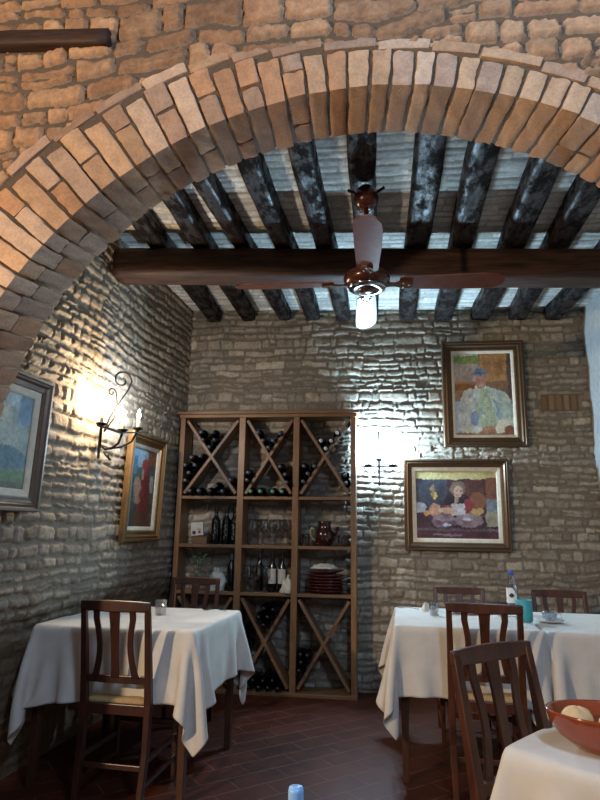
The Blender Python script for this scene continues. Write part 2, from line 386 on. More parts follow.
# arch wall --------------------------------------------------------
FY, KY = 2.10, 2.40
FC, FR = (-.033, 1.338), 1.703              # front edge of the soffit
KC, KR = (-.055, 1.413), 1.621              # back edge
def arc(th, t, dr):
    """th angle, t 0 front .. 1 back, dr outward"""
    cx = FC[0]+(KC[0]-FC[0])*t; cz = FC[1]+(KC[1]-FC[1])*t; r = FR+(KR-FR)*t+dr
    return cx+r*np.cos(th), cz+r*np.sin(th)
def ringout(th):                            # how far the voussoirs reach, measured on the left and at the crown
    return np.interp(th, [0, 1.1, 1.6, 2.0, 2.4, 3.2], [.12, .13, .18, .30, .35, .37])
def build_arch():
    VV, FF, TT = [], [], []; n0 = 0
    def put(v, f, t):
        nonlocal n0
        VV.append(np.asarray(v).reshape(-1, 3)); FF.append(f+n0); TT.append(np.asarray(t).reshape(-1, 3)); n0 += len(VV[-1])
    # core
    th = np.linspace(0, PI, 97); B = []
    TOP = 5.2; XO = 3.2
    outer = []
    for a in th:
        dx, dz = math.cos(a), math.sin(a); cz = FC[1]
        s = min(XO/abs(dx) if abs(dx) > 1e-6 else 1e9, (TOP-cz)/dz if dz > 1e-6 else 1e9); outer.append((dx*s, cz+dz*s))
    outer = np.array(outer)
    fx, fz = arc(th, 0, .012); bx, bz = arc(th, 1, .012)
    rows = [np.stack([outer[:, 0], np.full(97, FY+.016), outer[:, 1]], 1), np.stack([fx, np.full(97, FY+.016), fz], 1),
            np.stack([bx, np.full(97, KY-.012), bz], 1), np.stack([outer[:, 0], np.full(97, KY-.012), outer[:, 1]], 1)]
    v = np.concatenate(rows); f = []
    for r in range(4):
        q = (r+1) % 4
        for i in range(96): f.append((r*97+i, q*97+i, q*97+i+1, r*97+i+1))
    put(v, np.array(f), np.tile(hx('6a5644'), (len(v), 1)))
    for sgn, a in ((1, 0.), (-1, PI)):      # jambs below the springing
        x0, x1 = (float(fx[0]), XO) if sgn > 0 else (-XO, float(fx[-1]))
        bb = MB().box((x0, FY+.016, 0), (x1, KY-.012, FC[1]+.08))
        put(bb.v, np.array(bb.f), np.tile(hx('6a5644'), (8, 1)))
    # rubble facing above the ring
    us = np.arange(-3.15, 3.15, .0095); vs = np.arange(0, 5.15, .0095)
    U, V = np.meshgrid(us, vs, indexing='ij')
    prof, R, D = masonry(U, V, (.055, .12), (.10, .26), 33, .075, .004, .022, .14, .010, .011)
    H, col = stone_surface(U, V, prof, R, D, 33, .034, ['8a6448', 'aa805e', '966c4e', 'b48c6a', 'a07858'], '8c7560')
    rr = np.hypot(U-FC[0], V-FC[1]); ang = np.arctan2(V-FC[1], U-FC[0])
    lim = FR+ringout(np.where(ang < 0, np.where(ang < -PI/2, PI, 0), ang))+.012
    H = H*sstep(lim-.0, lim+.075, rr)*np.where(V > FC[1], 1, 1)
    keep = np.where(V > FC[1], rr > lim, np.abs(U-FC[0]) > FR)
    f = grid_faces(len(us), len(vs)); k = keep.ravel(); f = f[k[f].all(1)]
    used = np.unique(f); mp = np.full(k.size, -1); mp[used] = np.arange(len(used))
    vt = np.stack([U, FY+.02-H, V], -1).reshape(-1, 3)[used]
    put(vt, mp[f], np.clip(col, 0, 1).reshape(-1, 3)[used])
    # bricks
    def brick(th0, th1, t0, t1, d0, d1, seed, tintv, g=.0042, bulge=0):
        rng = np.random.default_rng(seed)
        na, nt_, nd = 8, 9, 9
        faces_def = []
        rm = FR+(d0+d1)/2
        half = np.array([(th1-th0)*rm/2-g, (t1-t0)*.30/2-g*.8, (d1-d0)/2-g*.8])
        rad = .007+rng.random()*.005
        jt = (rng.random(3)-.5)*np.array([.10, .05, .04]); sh = (rng.random(3)-.5)*np.array([.004, .012, .012])
        for ax in range(3):
            for sg in (-1, 1):
                o = [0, 1, 2]; o.remove(ax); nn = [na, nt_, nd]; p = np.linspace(-1, 1, nn[o[0]]); q = np.linspace(-1, 1, nn[o[1]])
                Pg, Q = np.meshgrid(p, q, indexing='ij'); L = np.zeros(Pg.shape+(3,))
                L[..., o[0]] = Pg*half[o[0]]; L[..., o[1]] = Q*half[o[1]]; L[..., ax] = sg*half[ax]
                inner = np.clip(L, -(half-rad), half-rad); dv = L-inner; ln = np.linalg.norm(dv, axis=-1, keepdims=True)
                nrm = dv/np.maximum(ln, 1e-9); L = inner+nrm*rad
                nz = fbm((L[..., 0]+L[..., 1]*.7)*26+seed*1.3, (L[..., 2]+L[..., 1]*.5)*26+seed*.7, 3, 3)
                L = L+nrm*(nz*.015)[..., None]
                # slight skew of every brick in its bed
                a = L[..., 0]+jt[0]*L[..., 2]*.5+sh[0]; t = L[..., 1]+sh[1]*.6; d = L[..., 2]+sh[2]*.6+jt[1]*L[..., 0]
                TH = (th0+th1)/2+a/rm; Tt = (t0+t1)/2+t/.30; Dd = (d0+d1)/2+d
                x, z = arc(TH, Tt, Dd); y = FY+Tt*(KY-FY)
                ff = grid_faces(len(p), len(q), (sg > 0) == (ax == 1))
                cc = tintv*(1+.5*nz[..., None])
                put(np.stack([x, y, z], -1), ff, np.clip(cc, 0, 1))
    rng = random.Random(5)
    pal = [hx(c) for c in ('ae8868', 'bb9472', 'b0825f', 'ab8b74', 'be9e84', 'a68268')]
    pal2 = [hx(c) for c in ('7d6350', '8f745e', '85705f', '8a6c52', '9a8068')]
    a = .12; i = 0; sd = 100
    while a < PI-.1:
        w = (.074+rng.random()*.016)/FR; b = a+w; mid = (a+b)/2; out = float(ringout(mid))
        old = mid > 2.25
        pick = lambda: np.array(rng.choice(pal))*(.85+.3*rng.random())
        # face: one long stone or two bricks radially
        cuts = [0, out] if out < .2 else ([0, out*(.45+.2*rng.random()), out] if i % 2 else [0, out*.93])
        # soffit depth: full, or broken once
        br = .5 if (i % 2 == 0) else (.36 if rng.random() < .5 else 1.0)
        if mid < 1.9: br = 1.0 if rng.random() < .75 else .6
        first = (0, br); d1 = cuts[1]
        brick(a, b, 0, first[1], 0, d1, sd, pick()); sd += 1
        if first[1] < 1: brick(a, b, first[1], 1, 0, d1, sd, pick()*.95); sd += 1
        for q in range(1, len(cuts)-1):
            brick(a, b, 0, .5, cuts[q], cuts[q+1], sd, pick()); sd += 1
        a = b; i += 1
    # hood course laid along the arch
    a = .12
    while a < PI-.1:
        o1 = float(ringout(a)); r = FR+o1; w = (.16+rng.random()*.08)/r; b = a+w; o2 = float(ringout(b)); o = (o1+o2)/2
        brick(a, b, .01*rng.random(), .4, o+.004, o+.055+rng.random()*.012, sd, np.array(rng.choice(pal))*(.8+.3*rng.random())); sd += 1
        a = b
    V3 = np.concatenate(VV); F3 = np.concatenate(FF); T3 = np.concatenate(TT)
    return struct(link('wall_arch', V3, F3, 'brick', tint=T3))
build_arch()

# ================================================================= TIMBERS
def timber(name, path, w, h, mat, seed, seg=60, rag=.006):
    """rough-hewn beam along a path of (x,y,z) centre points"""
    path = [Vector(p) for p in path]; n = 24; V = []
    for i in range(seg+1):
        u = i/seg*(len(path)-1); k = min(int(u), len(path)-2); p = path[k].lerp(path[k+1], u-k)
        t = (path[k+1]-path[k]).normalized(); sd = t.cross(Vector((0, 0, 1))).normalized(); up = sd.cross(t)
        for j in range(n):
            a = 2*PI*(j+.5)/n; c, s = math.cos(a), math.sin(a); e = 8
            rr = (abs(c)**e+abs(s)**e)**(-1/e)
            L = u*(path[-1]-path[0]).length/(len(path)-1)
            q = rr*(1+float(fbm(np.array(L*3+seed), np.array(j*.55), seed, 3))*rag*30)
            V.append(p+sd*(q*c*w/2)+up*(q*s*h/2))
    F = [(i*n+j, i*n+(j+1) % n, (i+1)*n+(j+1) % n, (i+1)*n+j) for i in range(seg) for j in range(n)]
    F += [tuple(range(n))[::-1], tuple(seg*n+k for k in range(n))]
    return link(name, V, F, mat)
JF = [-1.54, -1.235, -.985, -.665, -.372, -.061, .275, .565, .925, 1.20, 1.62]
JB = [-1.56, -1.225, -.880, -.610, -.322, -.070, .277, .595, .925, 1.25, 1.56]
jw = [.14, .135, .125, .14, .145, .16, .165, .165, .17, .16, .15]
jl = ['farthest left, half hidden in the corner by the left wall', 'second from the left wall', 'third from the left wall, a narrow one',
      'fourth from the left wall', 'fifth from the left wall, just left of the fan mount', 'the one the ceiling fan hangs from',
      'first to the right of the fan, worn pale', 'second to the right of the fan, worn pale and broad', 'third to the right of the fan',
      'fourth to the right of the fan', 'farthest right, nearest the right wall']
for i, (a, b) in enumerate(zip(JF, JB)):
    m = (a+b)/2; k = random.uniform(-.02, .02)
    pts = [(a+(b-a)*((y-3.0)/2.2)+k*math.sin((y-2.3)*2), y, ZJ(m)+.075+random.uniform(-.006, .006)) for y in (2.42, 3.0, 3.6, 4.2, 4.8, 5.345)]
    o = timber('ceiling_joist', pts, jw[i]*.93, .13, 'joist', i+1)
    tag(o, 'blackened rough ceiling joist, '+jl[i], 'joist', 'ceiling joists')
pts = [(x, 3.915+.05*x, 3.195-.026*x-.107) for x in (-1.84, -1, 0, 1, 1.80)]
tag(timber('cross_beam', pts, .24, .205, 'girder', 30, 70, .003), 'thick dark brown cross beam running the width of the room under the joists', 'beam')
tag(timber('timber_lintel', [(-1.95, 2.095, 3.425), (-1.6, 2.095, 3.412), (-1.14, 2.095, 3.372)], .07, .075, 'girder', 44, 20, .003),
    'short dark timber set into the stonework at upper left of the arch', 'lintel')

# ================================================================= CEILING FAN
def build_fan():
    t = thing('ceiling_fan', 'brown four-bladed ceiling fan with chrome ring hanging below the dark joists', 'fan', (-.053, 3.06, 2.6))
    MB().tube([(0, 0, .06), (0, 0, .50)], .014, 12).obj('down_rod', 'fan', t, True)
    MB().lathe([(.02, .45), (.05, .46), (.068, .49), (.072, .52), (.06, .56), (.035, .585)], 24).obj('canopy', 'fan', t, True)
    b = MB(); b.tube([(-.10, 0, .572), (-.06, -.01, .545), (0, -.02, .535), (.06, -.01, .545), (.10, 0, .578)], .009, 8); b.obj('mounting_bracket', 'iron', t, True)
    MB().lathe([(.0, -.02), (.075, -.02), (.10, -.012), (.122, .01), (.126, .035), (.115, .06), (.07, .075), (.03, .09), (.02, .12), (.0, .12)], 36).obj('motor_housing', 'fan', t, True)
    MB().lathe([(.045, -.022), (.05, -.030), (.085, -.030), (.100, -.022), (.100, -.012), (.045, -.012)], 36).obj('chrome_ring', 'chrome', t, True)
    MB().lathe([(0, -.042), (.03, -.042), (.043, -.032), (.045, -.02), (0, -.02)], 24).obj('bottom_cap', 'fan', t, True)
    for k, ang in enumerate((0, 90, 180, 270)):
        mt = Matrix.Rotation(math.radians(ang+1.5), 4, 'Z')
        pit = Matrix.Rotation(math.radians(-11), 4, 'X')
        # outline
        out = [(.175, -.040), (.20, -.056), (.45, -.066), (.62, -.068), (.68, -.060), (.715, -.035), (.727, 0),
               (.715, .035), (.68, .060), (.62, .068), (.45, .066), (.20, .056), (.175, .040)]
        vs = [mt @ pit @ Vector((x, y, .008+dz)) for dz in (-.004, .004) for x, y in out]; n = len(out)
        m = MB().add(vs, [tuple(range(n))[::-1], tuple(range(n, 2*n))]+[(i, (i+1) % n, n+(i+1) % n, n+i) for i in range(n)])
        bl = m.obj('blade', 'blade', t, False, .002)
        a = MB(); vs = [(.095, -.018), (.15, -.014), (.19, -.032), (.235, -.030), (.245, 0), (.235, .030), (.19, .032), (.15, .014), (.095, .018)]
        q = [mt @ pit @ Vector((x, y, dz)) for dz in (-.006, .0035) for x, y in vs]; n = len(vs)
        a.add(q, [tuple(range(n))[::-1], tuple(range(n, 2*n))]+[(i, (i+1) % n, n+(i+1) % n, n+i) for i in range(n)])
        a.obj('blade_bracket', 'fan', t, False)
        s = MB()
        for x, y in ((.195, -.018), (.195, .018), (.225, 0)):
            s.lathe([(0, -.010), (.006, -.009), (.007, -.005), (0, -.005)], 8, mt @ pit @ Matrix.Translation((x, y, 0)))
        s.obj('screws', 'brass', t, True)
build_fan()

# ================================================================= PAINTINGS
def canvas_tint(w, h, kind):
    W, Hh = int(w/.004), int(h/.004)
    X, Y = np.meshgrid(np.linspace(0, 1, W), np.linspace(0, 1, Hh), indexing='ij'); Y = 1-Y   # Y down from top
    wx = X+fbm(X*9, Y*9, 71)*.03+fbm(X*45, Y*30, 72)*.035; wy = Y+fbm(X*9, Y*9, 75)*.03+fbm(X*45, Y*30, 76)*.035
    img = np.zeros((W, Hh, 3))
    def fill(m, c, c2=None, s=10, seed=1):
        n = np.clip(fbm(wx*s, wy*s, seed)*1.6+.5, 0, 1)[..., None]
        a = np.array(hx(c)); b = np.array(hx(c2 or c)); img[m] = (a*(1-n)+b*n)[m]
    def el(cx, cy, rx, ry, c, c2=None, rot=0, s=12, seed=2):
        dx, dy = wx-cx, (wy-cy); ca, sa = math.cos(rot), math.sin(rot)
        fill(((dx*ca+dy*sa)/rx)**2+((-dx*sa+dy*ca)/ry)**2 < 1, c, c2, s, seed)
    def rc(x0, y0, x1, y1, c, c2=None, s=10, seed=3): fill((wx > x0) & (wx < x1) & (wy > y0) & (wy < y1), c, c2, s, seed)
    def poly(pts, c, c2=None, s=12, seed=4):
        ins = np.zeros_like(wx, bool); n = len(pts)
        for i in range(n):
            (x1, y1), (x2, y2) = pts[i], pts[(i+1) % n]
            if y1 == y2: continue
            cr = ((y1 > wy) != (y2 > wy)) & (wx < (x2-x1)*(wy-y1)/(y2-y1)+x1); ins ^= cr
        fill(ins, c, c2, s, seed)
    allm = np.ones_like(wx, bool)
    if kind == 'hat':
        fill(allm, '7d5a3e', '8d6a4c'); rc(-1, -1, .44, .05, 'a9b7bd', 'c3cdd0'); rc(-1, .03, .44, .13, '5c7a3c', '93ab62', 30)
        rc(-1, .13, .44, .35, '8c8484', 'b9b0ad', 26); rc(-1, .35, .5, .38, '9a6b3c', 'b98650'); rc(-1, .38, .5, .46, '7a4a28', 'a2703c')
        rc(-1, .46, .5, .63, '8a6450', 'a88470', 20); rc(-1, .60, .35, 2, '8fa6c8', 'a7b9d2')
        rc(.46, -1, .92, .35, 'a2713a', 'bd8d52', 14); rc(.50, .02, .86, .28, '8a5c2e', 'b0814a', 9); rc(.92, -1, 2, 2, '4b3a38', '6b5450'); rc(.78, .35, .92, 2, '76503c', '8c6650')
        el(.52, .80, .42, .40, '9fb3ad', 'cdd6c8'); el(.25, .72, .20, .30, '93a9bd', 'd0dbd6', .2, 16); el(.80, .74, .20, .28, '8ea4a6', 'c3cdb8', -.2, 16)
        el(.52, .78, .17, .34, '93a88e', 'b4bf9c', 0, 14); el(.34, .80, .07, .10, '5a78b0', '8aa0c4', .4); el(.72, .70, .05, .16, '7a94a8', '9fb4ba', -.5)
        poly([(.40, .42), (.36, .50), (.46, .78), (.50, .80), (.44, .60)], 'b9c8c4', '8fa6b4'); poly([(.56, .42), (.62, .50), (.74, .72), (.68, .74)], 'c5d0c4', '7f98a6')
        el(.46, .415, .10, .035, 'c9cdc0', 'dedccb'); el(.465, .345, .095, .095, 'a76d62', 'c08a7c', 0, 30); el(.47, .395, .05, .022, 'c4a79c')
        el(.455, .255, .17, .022, '5b6878', '8e99a2'); el(.455, .225, .095, .055, '4a6488', '8fa1b0', 0, 20); rc(.36, .235, .55, .252, '2e4670', '40608c')
        el(.62, .945, .22, .05, '9a6a4c', 'b98a66', 0, 18); el(.80, .90, .13, .09, 'cfc9ac', 'ddd8bf', -.3); el(.25, .93, .2, .05, 'b9c4bc', 'd2d7cb'); rc(-1, .975, 2, 2, '7a553c', '9a7458'); el(.93, .95, .1, .06, '7d4a32', '945c40')
    if kind == 'bowls':
        fill(allm, '3a2430', '51303a'); rc(-1, -1, 2, .125, 'b3a262', 'ccbf7e', 9); rc(-1, .125, .38, .62, '30333f', '4a4e5e', 16)
        rc(.62, .13, .85, .68, '4c2a2a', '663a2e'); rc(.86, .10, 2, .5, '74402e', '93583c', 14); el(.76, .45, .10, .14, '7c4630', '95603e')
        el(.52, .58, .19, .27, '281f28', '3c2a34'); el(.65, .60, .07, .2, '8a2e34', 'a03a3c'); el(.38, .62, .07, .12, '7c2c34', '9c3e40')
        el(.525, .26, .095, .115, '6e5a48', '8a745c', 0, 22); el(.525, .31, .058, .088, 'b08a78', 'c8a894', 0, 30); el(.50, .30, .012, .008, '4a3430'); el(.55, .30, .012, .008, '4a3430'); el(.52, .365, .022, .008, '9a5a50')
        rc(.44, .49, .60, .66, 'aaa9b6', 'cfcdd6', 20); el(.50, .44, .03, .06, 'b08a78')
        el(.235, .37, .028, .05, 'd9a338', 'e8bf52'); el(.21, .30, .03, .10, '7a6a4c', 'a8935c', 0, 40); el(.24, .58, .08, .10, 'b07a5c', 'd2a080', 0, 40); el(.13, .63, .045, .035, 'c97a34', 'd99246')
        el(.05, .55, .07, .08, '8f93a0', 'b5b8c4'); el(.39, .59, .11, .05, 'b98d76', 'd8b49c', 0, 26); el(.75, .60, .08, .05, 'a88a4c', 'cfae62', 0, 40)
        el(.35, .74, .16, .10, '5a3c4c', '8b6f80', 0, 16); el(.35, .70, .14, .04, '6e5260', 'a897a0'); el(.65, .73, .17, .10, '6a4c58', '9c8690', 0, 16); el(.65, .68, .15, .045, '7e6470', 'b4a4ac')
        el(.38, .80, .06, .02, '9aa8c8', 'c3cce0'); el(.62, .72, .06, .02, 'b5bccb', 'd9dde6'); rc(.86, .42, 1.0, .60, '5c6470', '8b929a'); rc(.86, .60, 1.0, .82, '7d7564', 'a89f88')
        rc(-1, .85, 2, .89, '55404c', '7a6570'); rc(-1, .90, 2, 2, '4a2634', '6a3440'); rc(.2, .93, .55, .96, '76606c', '8d7a86')
    if kind == 'red':
        fill(allm, '33504c', '4a6a62'); rc(-1, -1, .62, .24, '6d93ac', '9fbccb', 14); rc(-1, .10, .2, .34, '446a80', '6c93a4', 30); rc(.66, -1, 2, .22, '7a4426', '96582e')
        rc(.62, .2, 2, 2, '3e4240', '5a5c58'); rc(-1, .7, 2, 2, '3a3a2c', '54513c')
        el(.55, .62, .24, .40, '6e2420', '8a3630'); el(.52, .20, .13, .08, 'a02c30', 'b83a38'); el(.52, .27, .10, .09, 'a03236', 'b04040'); el(.45, .33, .06, .07, 'a8806a', 'c09a80')
        el(.26, .50, .15, .14, '9a6a4c', 'c09472', 0, 36); el(.30, .66, .13, .05, '9a6248', 'b98468'); el(.85, .45, .08, .12, '8c8f90', 'a9acac', 0, 30)
        rc(.2, .82, 2, 2, '5c3a26', '704a30')
    if kind == 'garden':
        fill(allm, '6f7a72', '98a094', 9); rc(-1, -1, 2, .15, '7f959c', 'a8b8b9', 9); rc(.78, -1, 2, .32, '4b6a82', '6b8da4', 10)
        el(.45, .32, .26, .22, 'a39c80', 'c0b99c', 0, 26); el(.30, .45, .22, .2, '9c7f56', 'c29a62', 0, 30); el(.62, .5, .25, .18, '8b8f80', 'a9ac98', 0, 24)
        el(.6, .70, .40, .14, '2f5257', '4a727a', 0, 12); el(.2, .72, .2, .12, '5a5648', '7a7260'); rc(-1, .80, 2, 2, '3f5a2c', '6a8444', 14); rc(-1, .93, 2, 2, '55482c', '6e6038')
        el(.40, .86, .08, .03, '8fa858', 'a9bd70')
    img = img*(1+.45*fbm(X*60, Y*26, 90, 3)[..., None])
    rg = np.random.default_rng(len(kind)*7+3)                 # loaded brush dabs
    for _ in range(2200):
        cx, cy = rg.integers(0, W), rg.integers(0, Hh); L = rg.uniform(1.6, 3.8); B = rg.uniform(.7, 1.1); a = rg.normal(.5, .8)
        x0, x1, y0, y1 = max(cx-8, 0), min(cx+9, W), max(cy-8, 0), min(cy+9, Hh)
        gx, gy = np.meshgrid(np.arange(x0, x1)-cx, np.arange(y0, y1)-cy, indexing='ij'); p = gx*math.cos(a)+gy*math.sin(a); q = -gx*math.sin(a)+gy*math.cos(a)
        m = (p/L)**2+(q/B)**2 < 1
        c = img[cx, cy]*rg.uniform(.72, 1.32)+rg.normal(0, .008, 3); img[x0:x1, y0:y1][m] = .5*img[x0:x1, y0:y1][m]+.5*c
    lum = img.mean(-1, keepdims=True); img = lum+(img-lum)*.85
    img = img+(.10*np.clip(fbm(X*70, Y*40, 93, 3)-.12, 0, 1)*3)[..., None]*(lum+.15)*2
    return W, Hh, np.clip(img, 0, 1)
def painting(name, label, w, h, fw, lw, kind, mats, mtx, deep=.035):
    """framed picture in local XZ plane facing -Y, origin at lower-left outer corner, back at y=0"""
    t = thing(name, label, 'painting', (0, 0, 0)); t.matrix_world = mtx
    def ring(prof, pn, mat):
        m = MB(); n = len(prof); vs = []
        for (ix, iz) in ((0, 0), (1, 0), (1, 1), (0, 1)):
            for off, dep in prof:
                vs.append(((w-off) if ix else off, -dep, (h-off) if iz else off))
        fs = []
        for c in range(4):
            d = (c+1) % 4
            for k in range(n-1): fs.append((c*n+k, d*n+k, d*n+k+1, c*n+k+1))
        m.add(vs, fs); return m.obj(pn, mat, t, False)
    s = fw
    ring([(0, 0), (0, deep*.75), (s*.08, deep), (s*.25, deep), (s*.32, deep*.78), (s*.5, deep*.9), (s*.62, deep*.62), (s*.82, deep*.5), (s*.86, deep*.62), (s*.97, deep*.55), (s, deep*.4), (s, 0)], 'frame', mats[0])
    ring([(s, 0), (s, deep*.42), (s+.005, deep*.46), (s+lw*.8, deep*.30), (s+lw, deep*.2), (s+lw, 0)], 'liner', mats[1])
    o = s+lw-.004; cw, chh = w-2*o, h-2*o; W, Hh, img = canvas_tint(cw, chh, kind)
    X, Z = np.meshgrid(np.linspace(o, w-o, W), np.linspace(o, h-o, Hh), indexing='ij')
    ys = -.004-fbm(X*50, Z*50, 3, 3)*.002
    v = np.stack([X, ys, Z], -1).reshape(-1, 3)
    link('canvas', v, grid_faces(W, Hh), 'paint', t, tint=img.reshape(-1, 3))
    MB().box((.01, -.003, .01), (w-.01, .002, h-.01)).obj('backing', 'card', t)
    return t
def wall_mtx(x, y, z, rz, lean=0): return Matrix.Translation((x, y, z)) @ Matrix.Rotation(rz, 4, 'Z') @ Matrix.Rotation(lean, 4, 'X')
painting('framed_painting', 'framed portrait of a seated person in hat, upper painting on the back wall', .712, .952, .085, .026, 'hat', ('bronze', 'liner'), wall_mtx(.566, BY-.026, 2.023, 0, math.radians(1.2)))
painting('framed_painting', 'framed painting of a person behind market bowls, below the portrait on the back wall', .885, .775, .070, .035, 'bowls', ('bronze', 'liner'), wall_mtx(.21, BY-.026, 1.143, 0, math.radians(1.2)))
LA = math.radians(90-math.atan(.055)*180/PI)
def left_mtx(y, z, lean): return wall_mtx(WLx(y)+(.048 if y < 3 else .032), y, z, LA, lean)
painting('framed_painting', 'gilt-framed painting of a person in red headscarf on the left wall below the lamp', .625, .80, .080, .030, 'red', ('gold', 'liner'), left_mtx(4.125, 1.195, math.radians(1.5)), .045)
painting('framed_painting', 'misty garden landscape in grey-brown frame at far left, partly behind the arch', .74, .715, .075, .040, 'garden', ('silver', 'liner'), left_mtx(2.35, 1.37, math.radians(1.5)), .045)

# ================================================================= SCONCES
def candle_holder(t, p, cool, h=.07):
    x, y, z = p
    MB().lathe([(.006, -.012), (.03, -.004), (.036, .008), (.032, .010), (.012, .004), (.012, .0)], 16, Matrix.Translation(p)).obj('drip_pan', 'iron', t, True)
    MB().tube([(x, y, z), (x, y, z+h)], .011, 10).obj('candle_tube', 'candle', t, True)
    MB().lathe([(.006, h), (.012, h+.015), (.0135, h+.03), (.009, h+.05), (.003, h+.068), (0, h+.072)], 12, Matrix.Translation(p)).obj('bulb', 'bulb_cool' if cool else 'bulb_warm', t, True)
def spiral(c, r0, r1, a0, a1, n, axis):
    out = []
    for i in range(n):
        s = i/(n-1); a = a0+(a1-a0)*s; r = r0+(r1-r0)*s; u, v = r*math.cos(a), r*math.sin(a)
        out.append(tuple(Vector(c)+Vector(axis)*u+Vector((0, 0, 1))*v))
    return out
LX = WLx(3.76)+.03
t = thing('wall_sconce', 'wrought iron scrolled candle sconce with warm bulbs on the left wall', 'wall lamp', (LX, 3.76, 1.80))
ay = (0.35, .94, 0)
MB().sweep([(.004, 0, -.06), (.004, 0, .02), (.004, 0, .14)], [.02, .035, .02], .008, side=(0, 1, 0)).obj('back_plate', 'iron', t, False, .002)
sc = MB()
a = Vector((.03, 0, .12)); SA = Vector((.70, .71, 0)); pts = [a, a+SA*.03+Vector((0, 0, .10)), a+SA*.09+Vector((0, 0, .21)), a+SA*.145+Vector((0, 0, .31)), a+SA*.165+Vector((0, 0, .37))]
pts += [Vector(p) for p in spiral(a+SA*.095+Vector((0, 0, .37)), .070, .016, 0, 2*PI*1.2, 28, SA)][1:]
sc.tube(pts, .0065, 8)
a2 = Vector((.03, .0, .12)); pts = [a2, a2+SA*.06+Vector((0, 0, .10)), a2+SA*.075+Vector((0, 0, .20)), a2+SA*.06+Vector((0, 0, .27))]+[Vector(p) for p in spiral(a2+SA*.03+Vector((0, 0, .275)), .030, .008, 0, 2*PI*1.1, 18, SA)][1:]
sc.tube(pts, .0055, 8); sc.obj('scroll', 'iron', t, True)
BL = [(.09, -.17, .14), (.15, .02, .13), (.185, .19, .17)]
for k, p in enumerate(BL):
    P0 = Vector((.01, 0, .03)); Q = Vector(p)
    MB().tube([P0, P0.lerp(Q, .25)+Vector((0, 0, -.05)), P0.lerp(Q, .55)+Vector((0, 0, -.075)), P0.lerp(Q, .85)+Vector((0, 0, -.07)), Q+Vector((0, 0, -.012))], .009, 8).obj('arm', 'iron', t, True)
    candle_holder(t, p, k == 2)
cr = MB(); cr.tube([(.05, -.02, -.02), (.08, -.05, -.045), (.10, -.02, -.07), (.07, .02, -.06), (.05, .05, -.03)], .006, 8); cr.obj('lower_curl', 'iron', t, True)
MB().sweep([(.085, -.20, .128), (.15, 0, .112), (.19, .22, .150)], .030, .010, up=(0, 0, 1)).obj('cross_bar', 'iron', t, False, .002)
RX, RY, RZ = 0, BY-.03, 1.84
t2 = thing('wall_sconce', 'small iron three-candle sconce with cold white bulbs on the back wall beside the rack', 'wall lamp', (RX, RY, RZ))
MB().sweep([(0, -.006, -.12), (0, -.006, .1), (0, -.006, .33)], [.012, .03, .016], .008, side=(1, 0, 0)).obj('back_plate', 'iron', t2, False, .002)
MB().sweep([(-.165, -.07, .005), (0, -.095, .005), (.165, -.07, .005)], .022, .010, up=(0, 0, 1)).obj('cross_bar', 'iron', t2, False, .002)
MB().tube([(0, -.01, -.02), (0, -.06, -.04), (0, -.09, 0)], .006, 8).obj('arm', 'iron', t2, True)
BR = [(-.095, -.082, .015), (0, -.10, .06), (.115, -.082, .015)]
for p in BR: candle_holder(t2, p, True, .045)
for s in (-1, 1):
    MB().tube([(s*.02, -.03, -.03), (s*.06, -.06, -.055), (s*.10, -.07, -.045), (s*.13, -.072, -.005)], .005, 8).obj('curl', 'iron', t2, True)
MB().lathe([(0, -.16), (.006, -.15), (.012, -.13), (.005, -.118), (0, -.115)], 8).obj('finial', 'iron', t2, True)

# ================================================================= WINE RACK
RF, RB = 5.112, 5.335
SH = {'b': .03, 's3': .785, 's2': 1.168, 's1': 1.575, 't': 2.262}
posts = [(-1.755, -1.712), (-1.218, -1.162), (-.735, -.683), (-.240, -.195)]
rk = thing('wine_rack', 'tall open wooden wine rack with crossed dividers standing against the back wall', 'wine rack', (0, 0, 0))
for a, b in posts: MB().box((a, RF, .0), (b, RB, 2.27)).obj('upright', 'rack', rk, False, .003)
MB().box((-1.765, RF-.012, 2.262), (-.185, RB, 2.292)).box((-1.785, RF-.03, 2.292), (-.165, RB, 2.318)).obj('cornice', 'shelf', rk, False, .004)
MB().box((-1.76, RF-.02, 0), (-.19, RB, .03)).obj('plinth', 'shelf', rk, False, .004)
bays = [(posts[i][1], posts[i+1][0]) for i in range(3)]
for a, b in bays:
    for z in (SH['s3'], SH['s2'], SH['s1']):
        MB().box((a, RF+.006, z-.026), (b, RB, z)).obj('shelf', 'shelf', rk, False, .002)
    for z0, z1 in ((SH['s1'], 2.262), (.03, SH['s3']-.026)):
        zc = (z0+z1)/2; Wd = b-a; Hd = z1-z0; th = .026
        for s in (-1, 1):
            L = math.hypot(Wd, Hd)-.035; an = math.atan2(Hd, Wd*s)
            ux, uz = math.cos(an), math.sin(an); cx = (a+b)/2
            mtx = Matrix.Translation((cx, 0, zc)) @ Matrix.Rotation(-an, 4, 'Y')
            y0 = RF+.010+(0 if s < 0 else .004)
            MB().box((-L/2+.01, y0, -th/2), (L/2-.01, RB-.01-(.0 if s < 0 else .004), th/2), mtx).obj('diagonal_divider', 'rackx', rk, False, .002)

